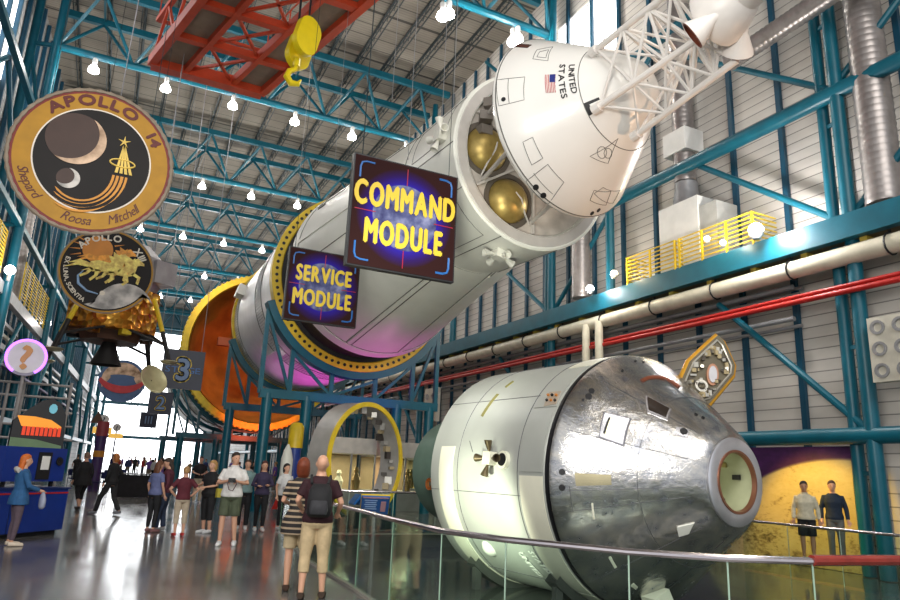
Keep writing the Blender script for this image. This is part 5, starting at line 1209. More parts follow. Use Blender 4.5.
# model rockets near the crowd
p = at(290, 500, y=24); r = empty('model_rocket', (p.x, 24, 0), 'tall slim blue and white model rocket with yellow top behind the striped visitor', 'model rocket')
m = MB(); m.lathe([(0, .28), (1.0, .28), (1.05, .22), (2.2, .22)], (p.x, 24, 0), n=14, cap0=True, cap1=True); m.build('blue_body', mat('rocket_blue', (.02, .05, .28), .4), r)
m = MB(); m.lathe([(2.2, .26), (2.9, .26), (3.05, .18), (3.1, .02)], (p.x, 24, 0), n=14, cap0=True); m.build('yellow_top', YEL, r)
q = at(283, 500, y=23.4); r = empty('model_rocket', (q.x, 23.4, 0), 'white pointed model rocket left of the blue one', 'model rocket')
m = MB(); m.lathe([(0, .2), (1.6, .2), (1.9, .13), (2.1, .03)], (q.x, 23.4, .2), n=14, cap0=True, cap1=True); m.build('body', WHT, r)
for k in range(4):
    a = k*pi/2+.4; MB().prism([(.18, .2), (.42, .2), (.18, .75)], lambda x, y, z: V((q.x+x*cos(a)-(z-.01)*sin(a), 23.4+x*sin(a)+(z-.01)*cos(a), y)), .02).build('fin', RED, r, 0)
# ------------------------------------------------------------------ blue kiosk on the left
BLU = mat('kiosk_blue', (.008, .03, .21), .3, 0, .12, 2, coat=.2); BLUD = mat('kiosk_dark_blue', (.006, .018, .10), .4)
e = V((.66, .75, 0)); nn = V((-.75, .66, 0)); P1 = V((-.5, 17.35, 0)); P0 = P1-e*4.0
r = empty('kiosk_counter', tuple(P1-e*1.5+nn*.6), 'low royal blue kiosk counter with a thin red stripe at the far left', 'counter')
def kb(m, s0, s1, d0, d1, z0, z1):
    q = [P1-e*s1+nn*d0, P1-e*s0+nn*d0, P1-e*s0+nn*d1, P1-e*s1+nn*d1]
    return m.add([V((v.x, v.y, z)) for z in (z0, z1) for v in q], [(3, 2, 1, 0), (4, 5, 6, 7), (0, 1, 5, 4), (1, 2, 6, 5), (2, 3, 7, 6), (3, 0, 4, 7)])
kb(MB(), 0, 4, 0, 1.6, .1, .93).build('body', BLU, r, 0); kb(MB(), .08, 4, .1, 1.5, 0, .1).build('kick_base', BLACK, r, 0)
kb(MB(), -.03, 4.03, -.03, 1.6, .93, .97).build('top', BLUD, r, 0); kb(MB(), 0, 4, -.012, 0, .84, .87).build('red_stripe', RED, r, 0)
kb(MB(), 1.4, 1.415, -.012, 0, .1, .9).build('panel_joint', BLUD, r, 0)
r = empty('kiosk_screen_unit', tuple(P1-e*.75+nn*.6+V((0, 0, .97))), 'upright blue kiosk panel with a black slot and white card on the counter', 'kiosk')
kb(MB(), -.05, 1.5, .25, .5, 1.08, 1.77).build('panel', BLU, r, 0)
for s_ in (.1, .7, 1.3): kb(MB(), s_, s_+.06, .35, .41, .97, 1.08).build('stub_leg', BLACK, r, 0)
o = kb(MB(), .36, .70, .23, .25, 1.12, 1.68).build('black_slot', BLACK, r, 0); kb(MB(), .42, .62, .215, .23, 1.32, 1.60).build('white_card', WHITE, o, 0)
cc_ = P1-e*.14+nn*.24; m = MB(); m.lathe([(0, .02), (0, .09), (.02, .09), (.02, .02)], (cc_.x, cc_.y, 1.5), tuple(-nn), 16); m.build('round_speaker', BLACK, r)
r = empty('cap_sign', (-1.0, 17.85, 1.78), 'dark cap-shaped sign with orange and red artwork above the blue kiosk', 'sign')
def cs(x, y, z): return V((-.80, 17.75, 0))+V((.98, .2, 0))*x*1.0+V((0, 0, y-.2))+V((.2, -.98, 0))*z
px_ = lambda x, y: ((x-60)/37.0, 1.65-(y-457)/37.0)
def cpoly(name, pts, mt, z, th=.02): MB().prism([px_(*q) for q in pts], lambda x, y, zz: cs(x, y, z+zz), th).build(name, mt, r, 0)
cpoly('sign_body', [(22, 425), (32, 415), (40, 408), (46, 406), (53, 409), (58, 418), (60, 450), (22, 452)], BLACK, 0, .25)
cpoly('orange_band', [(24, 421), (36, 421), (48, 423), (56, 428), (56, 430), (28, 429)], mat('orange_art', (.75, .28, .02), .4, emit=(1, .35, .03), estr=.35), .25)
for k in range(9): cpoly('red_tooth', [(29+3.1*k, 429), (31.3+3.1*k, 429), (31.3+3.1*k, 436), (29+3.1*k, 436)], mat('red_art', (.6, .04, .01), .4, emit=(1, .06, .01), estr=.3), .252)
cpoly('green_band', [(22, 438), (40, 439), (58, 443), (59, 449), (22, 450)], mat('green_art', (.12, .2, .10), .5), .25)
cpoly('blue_badge', [(48+3*cos(k*pi/5), 414+4*sin(k*pi/5)) for k in range(10)], mat('badge_blue', (.2, .6, .75), .4), .25)
# pipe lattice and question sign
r = empty('pipe_lattice', (-2.4, 18.6, 0), 'grey pipe lattice frame behind the blue kiosk under the question sign', 'frame')
LT = mat('lattice_grey', (.30, .28, .27), .4, .4)
ly = 18.8
for px_t, px_b in ((9, 0), (25, 16), (72, 60)):
    a = at(px_t, 383, y=ly); b = at(px_b, 460, y=ly); MB().tube((a.x, ly, a.z), (a.x, ly, 0), .035, 8).build('upright', LT, r)
for yy in (383, 396, 411, 425, 439):
    a = at(0, yy-2, y=ly); b = at(72, yy+4, y=ly); MB().tube((a.x-1, ly, a.z), (b.x, ly, a.z), .028, 8).build('rail', LT, r)
c = at(26.5, 357.5, y=18.0); r = empty('question_sign', (c.x, 18, 0), 'round white sign with an orange question mark and purple glowing rim', 'sign')
F_ = Fr(c, (0, -1, 0))
m = MB(); m.lathe([(-.1, .02), (-.1, .42), (.05, .42), (.05, .02)], c, (0, -1, 0), 40); m.build('drum', mat('sign_drum', (.2, .18, .25), .4), r)
m = MB(); m.lathe([(.052, .02), (.052, .36), (.058, .36), (.06, .02)], c, (0, -1, 0), 40); m.build('white_face', mat('sign_face', (.55, .54, .52), .4), r)
m = MB(); m.path([F_.pt(.06, radians(-58+(296)*k/40), .39) for k in range(41)], .028, 8); m.build('neon_tube', mat('neon_purple', (.6, .3, 1), .3, emit=(.42, .12, 1.0), estr=2.2, var=0), r)
m = MB(); text(m, '?', lambda x, y, z: V((c.x+x, c.y-.065-z, c.z-.25+y)), .72, bold=.035, sx=1.15, depth=.01); m.build('question_mark', mat('orange_letter', (.45, .17, .01), .4), r, 0)
MB().tube((c.x, 18.02, 0), (c.x, 18.02, c.z-.4), .04, 8).build('pole', LT, r)
light('neon_light', 'POINT', c+V((0, -.3, 0)), 1.5, (.5, .3, 1), .3, parent=r)
for px, py, Y, s_, mk, lab in ((104, 419.5, 45, .28, '?', 'small far round question sign on a yellow box'), (117, 427.5, 60, .3, '?', 'smallest far round question sign on an orange box')):
    c = at(px, py, y=Y); r = empty('question_sign', (c.x, Y, 0), lab, 'sign')
    m = MB(); m.lathe([(0, .02), (0, s_), (.05, s_), (.05, .02)], c, (0, -1, 0), 24); m.build('white_face', MATS['sign_face'], r)
    m = MB(); text(m, mk, lambda x, y, z: V((c.x+x, Y-.06-z, c.z-s_*.6+y)), s_*1.5, bold=.03); m.build('question_mark', MATS['sign_navy'], r, 0)
    MB().box(c-V((0, 0, s_+.35)), (1.0, .4, .36)).build('yellow_box', mat('box_amber', (.75, .42, .06), .4, emit=(1, .6, .12), estr=.5), r, 0); MB().tube((c.x, Y, 0), (c.x, Y, c.z-s_), .06, 8).build('pole', NAVY, r)
c = at(101, 440, y=38); r = empty('exhibit_column', (c.x, 38, 0), 'dark purple exhibit column with orange band among the tables', 'column')
MB().tube((c.x, 38, 0), (c.x, 38, 2.6), .25, 14).build('shaft', mat('column_purple', (.06, .03, .12), .4), r); MB().tube((c.x, 38, 2.6), (c.x, 38, 3.3), .28, 14).build('cap', mat('column_red', (.30, .05, .06), .4), r); MB().tube((c.x, 38, 1.6), (c.x, 38, 1.9), .26, 14).build('band', PORA, r)
c = at(97, 423, y=38); o = MB().add([V((c.x-.3, 38, c.z)), V((c.x+.3, 38, c.z)), V((c.x, 38, c.z+.6)), V((c.x-.3, 38.06, c.z)), V((c.x+.3, 38.06, c.z)), V((c.x, 38.06, c.z+.6))], [(0, 1, 2), (5, 4, 3), (0, 3, 4, 1), (1, 4, 5, 2), (2, 5, 3, 0)]).build('triangle_sign', BRN, smooth=0); tag(o, 'small dark triangular sign on the left near the exhibit column', 'sign')
# tables and chairs
def table(px, py, lab, w=1.2, d=.8, h=.76, mt=None, draped=False):
    p = at(px, py, z=0); r = empty('table', (p.x, p.y, 0), lab, 'table')
    MB().box((p.x, p.y, h-.02), (w, d, .04)).build('tabletop', mt or DARK, r, 0)
    if draped: MB().box((p.x, p.y, h/2-.03), (w-.06, d-.06, h-.08)).build('black_drape', mat('drape_black', (.012, .012, .014), .8, 0, .2, 6, .3, 12), r, 0)
    else:
        for a in (-1, 1):
            for b in (-1, 1): MB().tube((p.x+a*(w/2-.06), p.y+b*(d/2-.06), 0), (p.x+a*(w/2-.06), p.y+b*(d/2-.06), h-.04), .02, 6).build('leg', DARK, r)
    return p
table(138, 497, 'black draped demonstration table in the middle of the aisle', 1.85, .9, .98, BLACK, True)
for k, (px, py, l) in enumerate(((90, 487, 'dark cafe table left of the aisle behind the first walker'), (118, 480, 'dark cafe table behind the orange haired walker'), (100, 475, 'far dark cafe table by the exhibit column'))):
    table(px, py, l, 1.3, .8)
def chair(px, py, rz, lab):
    p = at(px, py, z=0); r = empty('cafe_chair', (p.x, p.y, 0), lab, 'chair', 'dark cafe chairs', rz=rz); M = wmat(r)
    T = lambda x, y, z: M @ V((x, y, z)) if False else (M @ V((x, y, z)))
    m = MB(); m.add([T(a*.22, b*.22, z) for z in (.43, .47) for a, b in ((-1, -1), (1, -1), (1, 1), (-1, 1))], [(3, 2, 1, 0), (4, 5, 6, 7), (0, 1, 5, 4), (1, 2, 6, 5), (2, 3, 7, 6), (3, 0, 4, 7)]); m.build('seat', NAVY, r, 0)
    m = MB(); m.add([T(a*.21, b, z) for z in (.6, .92) for a, b in ((-1, .2), (1, .2), (1, .24), (-1, .24))], [(3, 2, 1, 0), (4, 5, 6, 7), (0, 1, 5, 4), (1, 2, 6, 5), (2, 3, 7, 6), (3, 0, 4, 7)]); m.build('backrest', NAVY, r, 0)
    for a in (-.2, .2):
        for b in (-.2, .2): MB().tube(T(a, b, 0), T(a, b, .92 if b > 0 else .45), .016, 6).build('leg', DARK, r)
for k, (px, py, rz) in enumerate(((72, 487, 1.2), (98, 492, -.9), (108, 487, 2.2), (84, 480, .3), (122, 485, 2.8), (92, 474, 1.0))):
    chair(px, py, rz, 'dark cafe chair %s' % ['leftmost, beside the first dark walker', 'between the two dark walkers', 'right behind the striding walker', 'behind the first walker, one row back', 'nearest the draped table', 'farthest, by the exhibit column'][k])
# ------------------------------------------------------------------ people
SKIN = [mat('skin_light', (.60, .33, .22), .5, 0, .06), mat('skin_tan', (.42, .22, .13), .5, 0, .06)]
def cloth(c): return mat('cloth_%02d_%02d_%02d' % tuple(int(x*99) for x in c), c, .8, 0, .15, 12)
def striped():
    t = NT('cloth_striped'); sp = t.n('ShaderNodeSeparateXYZ'); t.l(t.coord(), sp.inputs[0]); z = t.math('FRACT', t.math('DIVIDE', sp.outputs[2], .075))
    t.l(t.ramp(z, [(0, (.015, .012, .012)), (.62, (.015, .012, .012)), (.66, (.36, .27, .18)), (.98, (.36, .27, .18))]), t.b.inputs[0]); t.b.inputs['Roughness'].default_value = .8; return t.m
STR = striped()
def remesh(mb, vox, smooth=2):
    me = bpy.data.meshes.new('t'); me.from_pydata([tuple(v) for v in mb.v], [], mb.f)
    bm = bmesh.new(); bm.from_mesh(me); bmesh.ops.remove_doubles(bm, verts=bm.verts, dist=1e-5); bmesh.ops.recalc_face_normals(bm, faces=bm.faces); bm.to_mesh(me); bm.free()
    o = bpy.data.objects.new('t', me); COL.objects.link(o)
    r = o.modifiers.new('r', 'REMESH'); r.mode = 'VOXEL'; r.voxel_size = vox
    s = o.modifiers.new('s', 'SMOOTH'); s.factor = .5; s.iterations = smooth
    bpy.context.view_layer.update()
    e = bpy.data.meshes.new_from_object(o.evaluated_get(bpy.context.evaluated_depsgraph_get()))
    out = MB(); out.v = [tuple(v.co) for v in e.vertices]; out.f = [tuple(p.vertices) for p in e.polygons]; out.mi = [0]*len(out.f)
    bpy.data.objects.remove(o); bpy.data.meshes.remove(me); bpy.data.meshes.remove(e); return out
def rings(m, rs, n=16, T=None):
    """closed loft of ellipses (x, y, z, rx, ry)"""
    T = T or (lambda v: v); vs = []
    for x, y, z, rx, ry in rs: vs += [T(V((x+rx*cos(2*pi*k/n), y+ry*sin(2*pi*k/n), z))) for k in range(n)]
    N = len(rs); fs = [(i*n+k, i*n+(k+1) % n, (i+1)*n+(k+1) % n, (i+1)*n+k) for i in range(N-1) for k in range(n)]+[tuple(range(n-1, -1, -1)), tuple(range((N-1)*n, N*n))]
    m.add(vs, fs)
def person(px, py, face, label, h=1.75, top=(.3, .02, .03), bot=(.02, .02, .02), topl='short', botl='long', shoe=(.6, .6, .6), hair=(.05, .03, .02), hairl='short', skin=0, pose=None, near=False, world=None, female=False, hem=.90, wide=1.0, group=None, topm=None, collar=False, far=False):
    p = world or at(px, py, z=0); pose = pose or {}
    root = empty('person', (p[0], p[1], 0), label, 'person', group, rz=face)
    M = wmat(root); s = h/1.75; J = lambda x, y, z: V((x*wide, y, z))
    wd = .92 if female else 1.0
    W = lambda m: setattr(m, 'v', [tuple(M @ (V(v)*s)) for v in m.v]) or m
    sh = [V((-.172*wd, 0, 1.385)), V((.172*wd, 0, 1.385))]
    el = [V(pose.get('el0', (-.25, -.03, 1.14))), V(pose.get('el1', (.25, -.03, 1.14)))]
    wr = [V(pose.get('wr0', (-.26, .06, .90))), V(pose.get('wr1', (.26, .06, .90)))]
    hp_ = [V((-.09, 0, .90)), V((.09, 0, .90))]
    kn = [V(pose.get('kn0', (-.10, .02, .49))), V(pose.get('kn1', (.10, .02, .49)))]
    an = [V(pose.get('an0', (-.10, -.02, .08))), V(pose.get('an1', (.10, -.02, .08)))]
    hpch, hyaw = pose.get('head', (0, 0)); lean = pose.get('lean', 0)
    HC_ = V((0, .0, 1.50)); HM = Matrix.Rotation(hyaw, 3, 'Z') @ Matrix.Rotation(hpch, 3, 'X')
    HT = lambda v: HC_+HM @ (v-HC_)
    vox = .013 if near else (.04 if far else .022); w = wide
    tr = [(0, 0, .82, .11, .09), (0, 0, .88, .165*w, .12*w), (0, 0, .95, (.175 if female else .165)*w, .125*w), (0, .005, 1.06, .142*wd*w, .105*w), (0, .005, 1.15, .145*wd*w, .105*w), (0, .01, 1.28, .17*wd*w, .12*w), (0, 0, 1.36, .175*wd, .108), (0, -.005, 1.42, .14*wd, .088), (0, -.01, 1.462, .075, .068), (0, -.005, 1.55, .052, .055)]
    B = MB(); rings(B, tr)
    rings(B, [(0, .035, 1.515, .03, .035), (0, .03, 1.54, .05, .062), (0, .02, 1.575, .062, .082), (0, .01, 1.62, .070, .094), (0, .004, 1.665, .074, .098), (0, 0, 1.705, .066, .086), (0, 0, 1.735, .045, .06), (0, 0, 1.748, .02, .03)], T=HT)
    if not far:
        B.path([HT(V(q)) for q in ((0, .100, 1.655), (0, .112, 1.63), (0, .125, 1.606), (0, .10, 1.598))], .014, 6)
        for a in (-1, 1): B.ell(HT(V((a*.076, 0, 1.63))), (.012, .022, .032), 8, 6)
        B.ell(HT(V((0, .108, 1.575))), (.026, .012, .009), 8, 6)
    for i in (0, 1):
        B.path([sh[i]-V((0, 0, .02))*0, sh[i].lerp(el[i], .45), el[i], el[i].lerp(wr[i], .35), wr[i]], .04, 10, rads=[.055*wd, .047*wd, .037*wd, .037*wd, .025])
        d = (wr[i]-el[i]).normalized(); sd = -1 if i == 0 else 1
        hd_ = V(pose.get('hand%d' % i, tuple(d))).normalized(); side = hd_.cross(V((0, 1, 0)) if abs(hd_.y) < .8 else V((0, 0, 1))).normalized(); nrm = side.cross(hd_)
        B.path([wr[i], wr[i]+hd_*.04, wr[i]+hd_*.085], .03, 8, rads=[.024, .034, .034])
        if near:
            for f_, (o_, L_) in enumerate(((-.028, .062), (-.010, .075), (.010, .07), (.027, .055))):
                q = wr[i]+hd_*.08+side*o_; B.path([q, q+hd_*L_*.5, q+hd_*L_+nrm*.02], .0095, 6, rads=[.0105, .010, .008])
            q = wr[i]+hd_*.03+side*.028*sd; B.path([q, q+side*.03*sd+hd_*.03, q+side*.035*sd+hd_*.065], .011, 6)
        B.path([hp_[i], hp_[i].lerp(kn[i], .5), kn[i], kn[i].lerp(an[i], .3), kn[i].lerp(an[i], .7), an[i]], .06, 12, rads=[.086*w, .078*w, .054, .056, .042, .036])
        fd = V((.0, 1, 0)); fd.x = .15*sd
        B.path([an[i]-V((0, .03, .035)), an[i]+V((0, .03, -.045)), an[i]+V((0, .10, -.055)), an[i]+V((.01*sd, .17, -.06))], .03, 8, rads=[.033, .038, .034, .022])
    body = remesh(B, vox); W(body).build('body', SKIN[skin], root, 60)
    # top
    tm = topm or cloth(top); Tm = MB(); hem_ = hem
    sel = [(x, y, z, rx*1.09+.012, ry*1.12+.014) for x, y, z, rx, ry in tr if z >= hem_-.001 and z < 1.46]
    if hem_ < .88: sel = [(0, 0, hem_, .245*w, .19*w), (0, 0, .84, .24*w, .185*w), (0, 0, .92, .225*w, .175*w)]+[q for q in sel if q[2] > .96]
    elif sel and sel[0][2] > hem_+.02: sel = [(0, 0, hem_, .185*w, .14*w)]+sel
    rings(Tm, sel+[(0, -.005, 1.475, .085, .08)])
    for i in (0, 1):
        if topl == 'none': continue
        pts = [sh[i]-V(((-.06 if i == 0 else .06), 0, .01)), sh[i], sh[i].lerp(el[i], .5)]; rd = [.06, .066*wd, .06*wd]
        if topl == 'short': pts += [sh[i].lerp(el[i], .72)]; rd += [.062*wd]
        else: pts += [el[i], el[i].lerp(wr[i], .5), wr[i].lerp(el[i], .06)]; rd += [.052, .048, .04]
        Tm.path(pts, .06, 10, rads=rd)
    W(remesh(Tm, vox*.95, 3)).build('jacket' if topl == 'long' else 'shirt', tm, root, 60)
    if collar and near: C_ = MB(); C_.path([V((.07*cos(k*pi/6), -.005+.068*sin(k*pi/6), 1.487)) for k in range(12)], .016, 6, closed=True); W(C_).build('collar', tm, root)
    # bottom
    bm_ = cloth(bot); Bm = MB()
    rings(Bm, [(0, 0, .83, .12*w, .10*w), (0, 0, .88, .182*w, .135*w), (0, 0, .95, .185*w, .138*w), (0, .004, 1.02, .165*w*wd, .125*w)])
    for i in (0, 1):
        pts = [hp_[i]+V((0, 0, .02)), hp_[i].lerp(kn[i], .5)]; rd = [.098*w, .093*w]
        if botl == 'shorts': pts += [hp_[i].lerp(kn[i], .88)]; rd += [.09*w]
        else:
            pts += [kn[i]]; rd += [.072 if botl != 'tight' else .062]
            if botl == 'capri': pts += [kn[i].lerp(an[i], .45)]; rd += [.07]
            elif botl == 'tight': pts += [kn[i].lerp(an[i], .35), kn[i].lerp(an[i], .92)]; rd += [.062, .045]
            else: pts += [kn[i].lerp(an[i], .5), kn[i].lerp(an[i], .97)]; rd += [.068, .062]
        Bm.path(pts, .08, 12, rads=rd)
    W(remesh(Bm, vox*.95, 3)).build({'shorts': 'shorts', 'capri': 'cropped_trousers', 'tight': 'leggings'}.get(botl, 'trousers'), bm_, root, 60)
    # shoes
    for i in (0, 1):
        sd = -1 if i == 0 else 1; q = an[i]; Sm = MB()
        Sm.path([q-V((0, .05, .035)), q+V((0, .0, -.03)), q+V((0, .09, -.048)), q+V((.012*sd, .19, -.055)), q+V((.012*sd, .215, -.06))], .04, 10, rads=[.036, .05, .046, .040, .02])
        Sm.v = [(v[0], v[1], max(v[2], q.z-.078)) for v in Sm.v]
        W(Sm).build('shoe', cloth(shoe), root, 60)
    # hair
    if hair:
        Hm = MB(); 
        rings(Hm, [(0, -.055, 1.585, .055, .045), (0, -.035, 1.62, .078, .072), (0, -.018, 1.665, .086, .092), (0, -.005, 1.705, .083, .099), (0, -.004, 1.74, .062, .078), (0, -.004, 1.765, .025, .035)], T=HT, n=14)
        if hairl == 'long': rings(Hm, [(0, -.03, 1.36, .07, .03), (0, -.055, 1.43, .10, .045), (0, -.06, 1.52, .095, .055), (0, -.04, 1.62, .088, .075), (0, -.015, 1.70, .08, .085)], T=HT, n=14)
        elif hairl == 'bob': rings(Hm, [(0, -.045, 1.49, .07, .045), (0, -.045, 1.55, .092, .065), (0, -.035, 1.63, .095, .085), (0, -.01, 1.71, .085, .1)], T=HT, n=14)
        W(remesh(Hm, .014 if not far else .03, 2)).build('hair', mat('hair_%02d_%02d_%02d' % tuple(int(x*99) for x in hair), hair, .6, 0, .25, 20), root, 60)
    if near:
        for a in (-1, 1):
            E = MB(); E.ell(HT(V((a*.030, .090, 1.635))), (.011, .007, .006), 8, 6); W(E).build('eye', BLACK, root)
    return root, M, s
AWAY, CAMF = 0.0, pi
# nearest couple, looking up at the rocket
r1, M1, s1 = person(311, 599, -.35, 'bald man in maroon shirt and khaki cropped trousers looking up, black pack on his back', 1.80, top=(.028, .006, .010), bot=(.50, .38, .22), botl='capri', shoe=(.05, .03, .02), hair=None, skin=0, near=True, wide=1.06,
    pose=dict(head=(.45, .1), el0=(-.27, -.02, 1.16), wr0=(-.22, .16, 1.05), el1=(.28, .0, 1.15), wr1=(.24, .15, 1.02), an0=(-.13, -.05, .08), kn0=(-.12, 0, .49), an1=(.12, .04, .08)))
r2, M2, s2 = person(293, 591, -.25, 'red-haired visitor in long striped top and khaki shorts looking up beside the bald man', 1.76, topm=STR, bot=(.46, .36, .22), botl='shorts', shoe=(.06, .03, .02), hair=(.17, .035, .012), hairl='bob', near=True, hem=.72, female=True, wide=1.0,
    pose=dict(head=(.5, -.1), el0=(-.24, .02, 1.15), wr0=(-.14, .2, 1.1), el1=(.22, .05, 1.15), wr1=(.12, .2, 1.1)))
# backpack
bp_ = empty('backpack', tuple(M1 @ (V((0, -.22, 1.0))*s1)), 'black backpack on the bald man\'s back', 'backpack', rz=-.35)
Bk = MB(); rings(Bk, [(.02, -.20, .98, .12, .05), (.02, -.22, 1.02, .15, .09), (.02, -.235, 1.15, .155, .105), (.02, -.22, 1.30, .14, .085), (.02, -.18, 1.38, .10, .05)])
Bk.v = [tuple(M1 @ (V(v)*s1)) for v in Bk.v]; Bk.build('main_pocket', cloth((.012, .012, .014)), bp_, 60)
Bk = MB(); rings(Bk, [(.02, -.30, 1.02, .10, .03), (.02, -.315, 1.08, .115, .045), (.02, -.31, 1.17, .10, .04), (.02, -.29, 1.2, .08, .02)])
Bk.v = [tuple(M1 @ (V(v)*s1)) for v in Bk.v]; Bk.build('front_pocket', cloth((.03, .03, .035)), bp_, 60)
for a in (-1, 1):
    Bk = MB(); Bk.path([V((a*.10, -.15, 1.38)), V((a*.12, -.02, 1.475)), V((a*.125, .115, 1.40)), V((a*.15, .13, 1.2)), V((a*.16, .0, 1.06)), V((a*.12, -.16, 1.02))], .018, 6); Bk.v = [tuple(M1 @ (V(v)*s1)) for v in Bk.v]; Bk.build('shoulder_strap', cloth((.02, .02, .022)), bp_)
# white polo man with camera
r3, M3, s3 = person(226, 545, pi-.25, 'man in white polo shirt and grey-green shorts holding a camera at his chest', 1.84, top=(.68, .66, .64), bot=(.07, .085, .05), botl='shorts', shoe=(.7, .7, .7), hair=(.03, .018, .012), skin=0, near=True, collar=True, wide=1.12,
    pose=dict(head=(0, .5), el0=(-.28, .02, 1.15), wr0=(-.10, .24, 1.20), hand0=(.5, .5, .1), el1=(.28, .02, 1.15), wr1=(.10, .24, 1.20), hand1=(-.5, .5, .1), an0=(-.14, -.02, .08), an1=(.13, .06, .08), kn1=(.12, .07, .49)))
cm_ = empty('camera', tuple(M3 @ (V((0, .32, 1.2))*s3)), 'small black camera held by the man in the white polo shirt', 'camera', rz=pi-.25)
def MX(M, s, m): m.v = [tuple(M @ (V(v)*s)) for v in m.v]; return m
MX(M3, s3, MB().box((0, .33, 1.22), (.13, .06, .085))).build('body', BLACK, cm_, 0); MX(M3, s3, MB().tube((0, .36, 1.215), (0, .43, 1.215), .035, 12)).build('lens', BLACK, cm_)
MX(M3, s3, MB().path([(-.06, .33, 1.24), (-.09, .28, 1.15), (-.03, .27, 1.02), (.04, .27, 1.04), (.08, .28, 1.15), (.06, .33, 1.24)], .009, 6)).build('strap', cloth((.08, .02, .03)), cm_)
person(150, 532, -.9, 'girl with long brown hair and blue top at the left end of the group', 1.60, top=(.12, .14, .28), bot=(.012, .012, .02), botl='tight', shoe=(.25, .12, .12), hair=(.12, .045, .02), hairl='long', female=True, pose=dict(head=(-.1, 0)), near=True)
person(161, 531, 1.4, 'dark haired visitor in maroon jacket and blue jeans, leaning in beside the brown haired girl', 1.68, top=(.09, .02, .035), bot=(.03, .045, .09), topl='long', hair=(.03, .015, .012), hairl='long', female=True, shoe=(.3, .3, .3), pose=dict(head=(-.35, .2), el1=(.24, .08, 1.14), wr1=(.10, .26, 1.12), an0=(-.14, .12, .08), kn0=(-.12, .10, .49)), near=True)
person(178, 536, .1, 'fair haired child in maroon shirt with hands on hips, tan trousers and red shoes', 1.50, top=(.10, .015, .025), bot=(.46, .38, .28), botl='capri', shoe=(.45, .03, .03), hair=(.35, .2, .08), pose=dict(el0=(-.36, -.06, 1.16), wr0=(-.20, .02, 1.0), hand0=(.6, .2, -.2), el1=(.36, -.06, 1.16), wr1=(.20, .02, 1.0), hand1=(-.6, .2, -.2)), near=True)
person(205, 533, 2.2, 'blond woman all in black with white shoes, left of the polo man', 1.66, top=(.012, .012, .016), bot=(.012, .012, .018), botl='capri', shoe=(.6, .6, .62), hair=(.42, .24, .08), hairl='bob', female=True, wide=1.18, near=True, pose=dict(el0=(-.27, .04, 1.15), wr0=(-.1, .26, 1.1), el1=(.26, .05, 1.16), wr1=(.12, .28, 1.14)))
yb = at(221, 493, y=17.3); bg = empty('shoulder_bag', tuple(yb-V((0, 0, .15))), 'small yellow bag at the hip of the blond woman in black', 'bag')
MB().box(yb, (.22, .1, .2), .3).build('pouch', cloth((.45, .38, .05)), bg, 0); MB().path([yb+V((-.08, 0, .1)), yb+V((-.1, .05, .35)), yb+V((0, .1, .55))], .01, 5).build('strap', cloth((.1, .08, .02)), bg)
person(196, 503, pi, 'man in black polo and pale trousers standing behind the child and blond woman', 1.80, top=(.015, .015, .018), bot=(.45, .38, .28), hair=(.04, .025, .02), pose=dict(wr0=(-.08, .26, 1.08), wr1=(.08, .26, 1.08), el0=(-.26, .0, 1.14), el1=(.26, 0, 1.14)))
person(239, 533, pi-.2, 'visitor in teal top mostly hidden behind the man in the white polo shirt', 1.72, top=(.18, .28, .28), bot=(.015, .015, .02), hair=(.05, .03, .02), world=tuple(at(241, 529, z=0)))
person(258, 531, pi-.1, 'woman in navy and red jacket and black leggings walking toward the camera, white shoes', 1.70, top=(.04, .03, .07), topl='long', bot=(.01, .01, .012), botl='tight', shoe=(.65, .65, .65), hair=(.08, .02, .015), hairl='long', female=True, near=True, pose=dict(an0=(-.07, .16, .10), kn0=(-.08, .14, .5), an1=(.08, -.12, .08), kn1=(.09, .0, .49), el0=(-.25, .02, 1.14), wr0=(-.12, .22, 1.14), wr1=(.12, .22, 1.12)))
person(281, 530, pi+.3, 'dark haired woman in white top and black trousers beside the glass railing end', 1.66, top=(.62, .62, .62), bot=(.012, .012, .015), botl='tight', shoe=(.6, .6, .6), hair=(.02, .012, .01), hairl='bob', female=True, near=True)
person(78, 512, .45, 'grey haired visitor in long black coat walking away near the blue kiosk', 1.74, top=(.012, .012, .014), topl='long', bot=(.012, .014, .018), botl='capri', shoe=(.06, .05, .05), hair=(.22, .13, .09), hem=.74, wide=1.15, near=True, world=tuple(at(78, 510, z=0)), pose=dict(an0=(-.1, -.22, .12), kn0=(-.1, .0, .49), an1=(.1, .2, .08), kn1=(.1, .16, .5)))
person(107, 515, .9, 'orange haired visitor in black top and dark jeans striding left across the aisle', 1.74, top=(.012, .012, .015), topl='long', bot=(.012, .014, .03), shoe=(.2, .2, .22), hair=(.38, .13, .03), hairl='bob', near=True, pose=dict(an0=(-.1, .34, .09), kn0=(-.1, .24, .5), an1=(.1, -.30, .12), kn1=(.1, -.06, .48), el1=(.26, -.1, 1.15), wr1=(.24, .02, .98)))
r4, M4, s4 = person(10, 546, -1.25, 'girl with orange hair and blue jacket holding a clear plastic bag at the left edge', 1.62, top=(.02, .09, .22), topl='long', bot=(.10, .07, .09), botl='tight', shoe=(.62, .52, .42), hair=(.55, .13, .02), hairl='long', female=True, near=True, hem=.78, pose=dict(el0=(-.24, .08, 1.14), wr0=(-.18, .30, 1.06), el1=(.24, .08, 1.14), wr1=(.18, .30, 1.06)))
MX(M4, s4, MB().path([(-.1, -.1, 1.43), (0, -.14, 1.47), (.1, -.1, 1.43)], .05, 8)).build('white_hood', cloth((.55, .53, .5)), r4, 60)
pb = empty('plastic_bag', tuple(M4 @ (V((.18, .38, .72))*s4)), 'pale translucent plastic bag held by the girl in the blue jacket', 'bag')
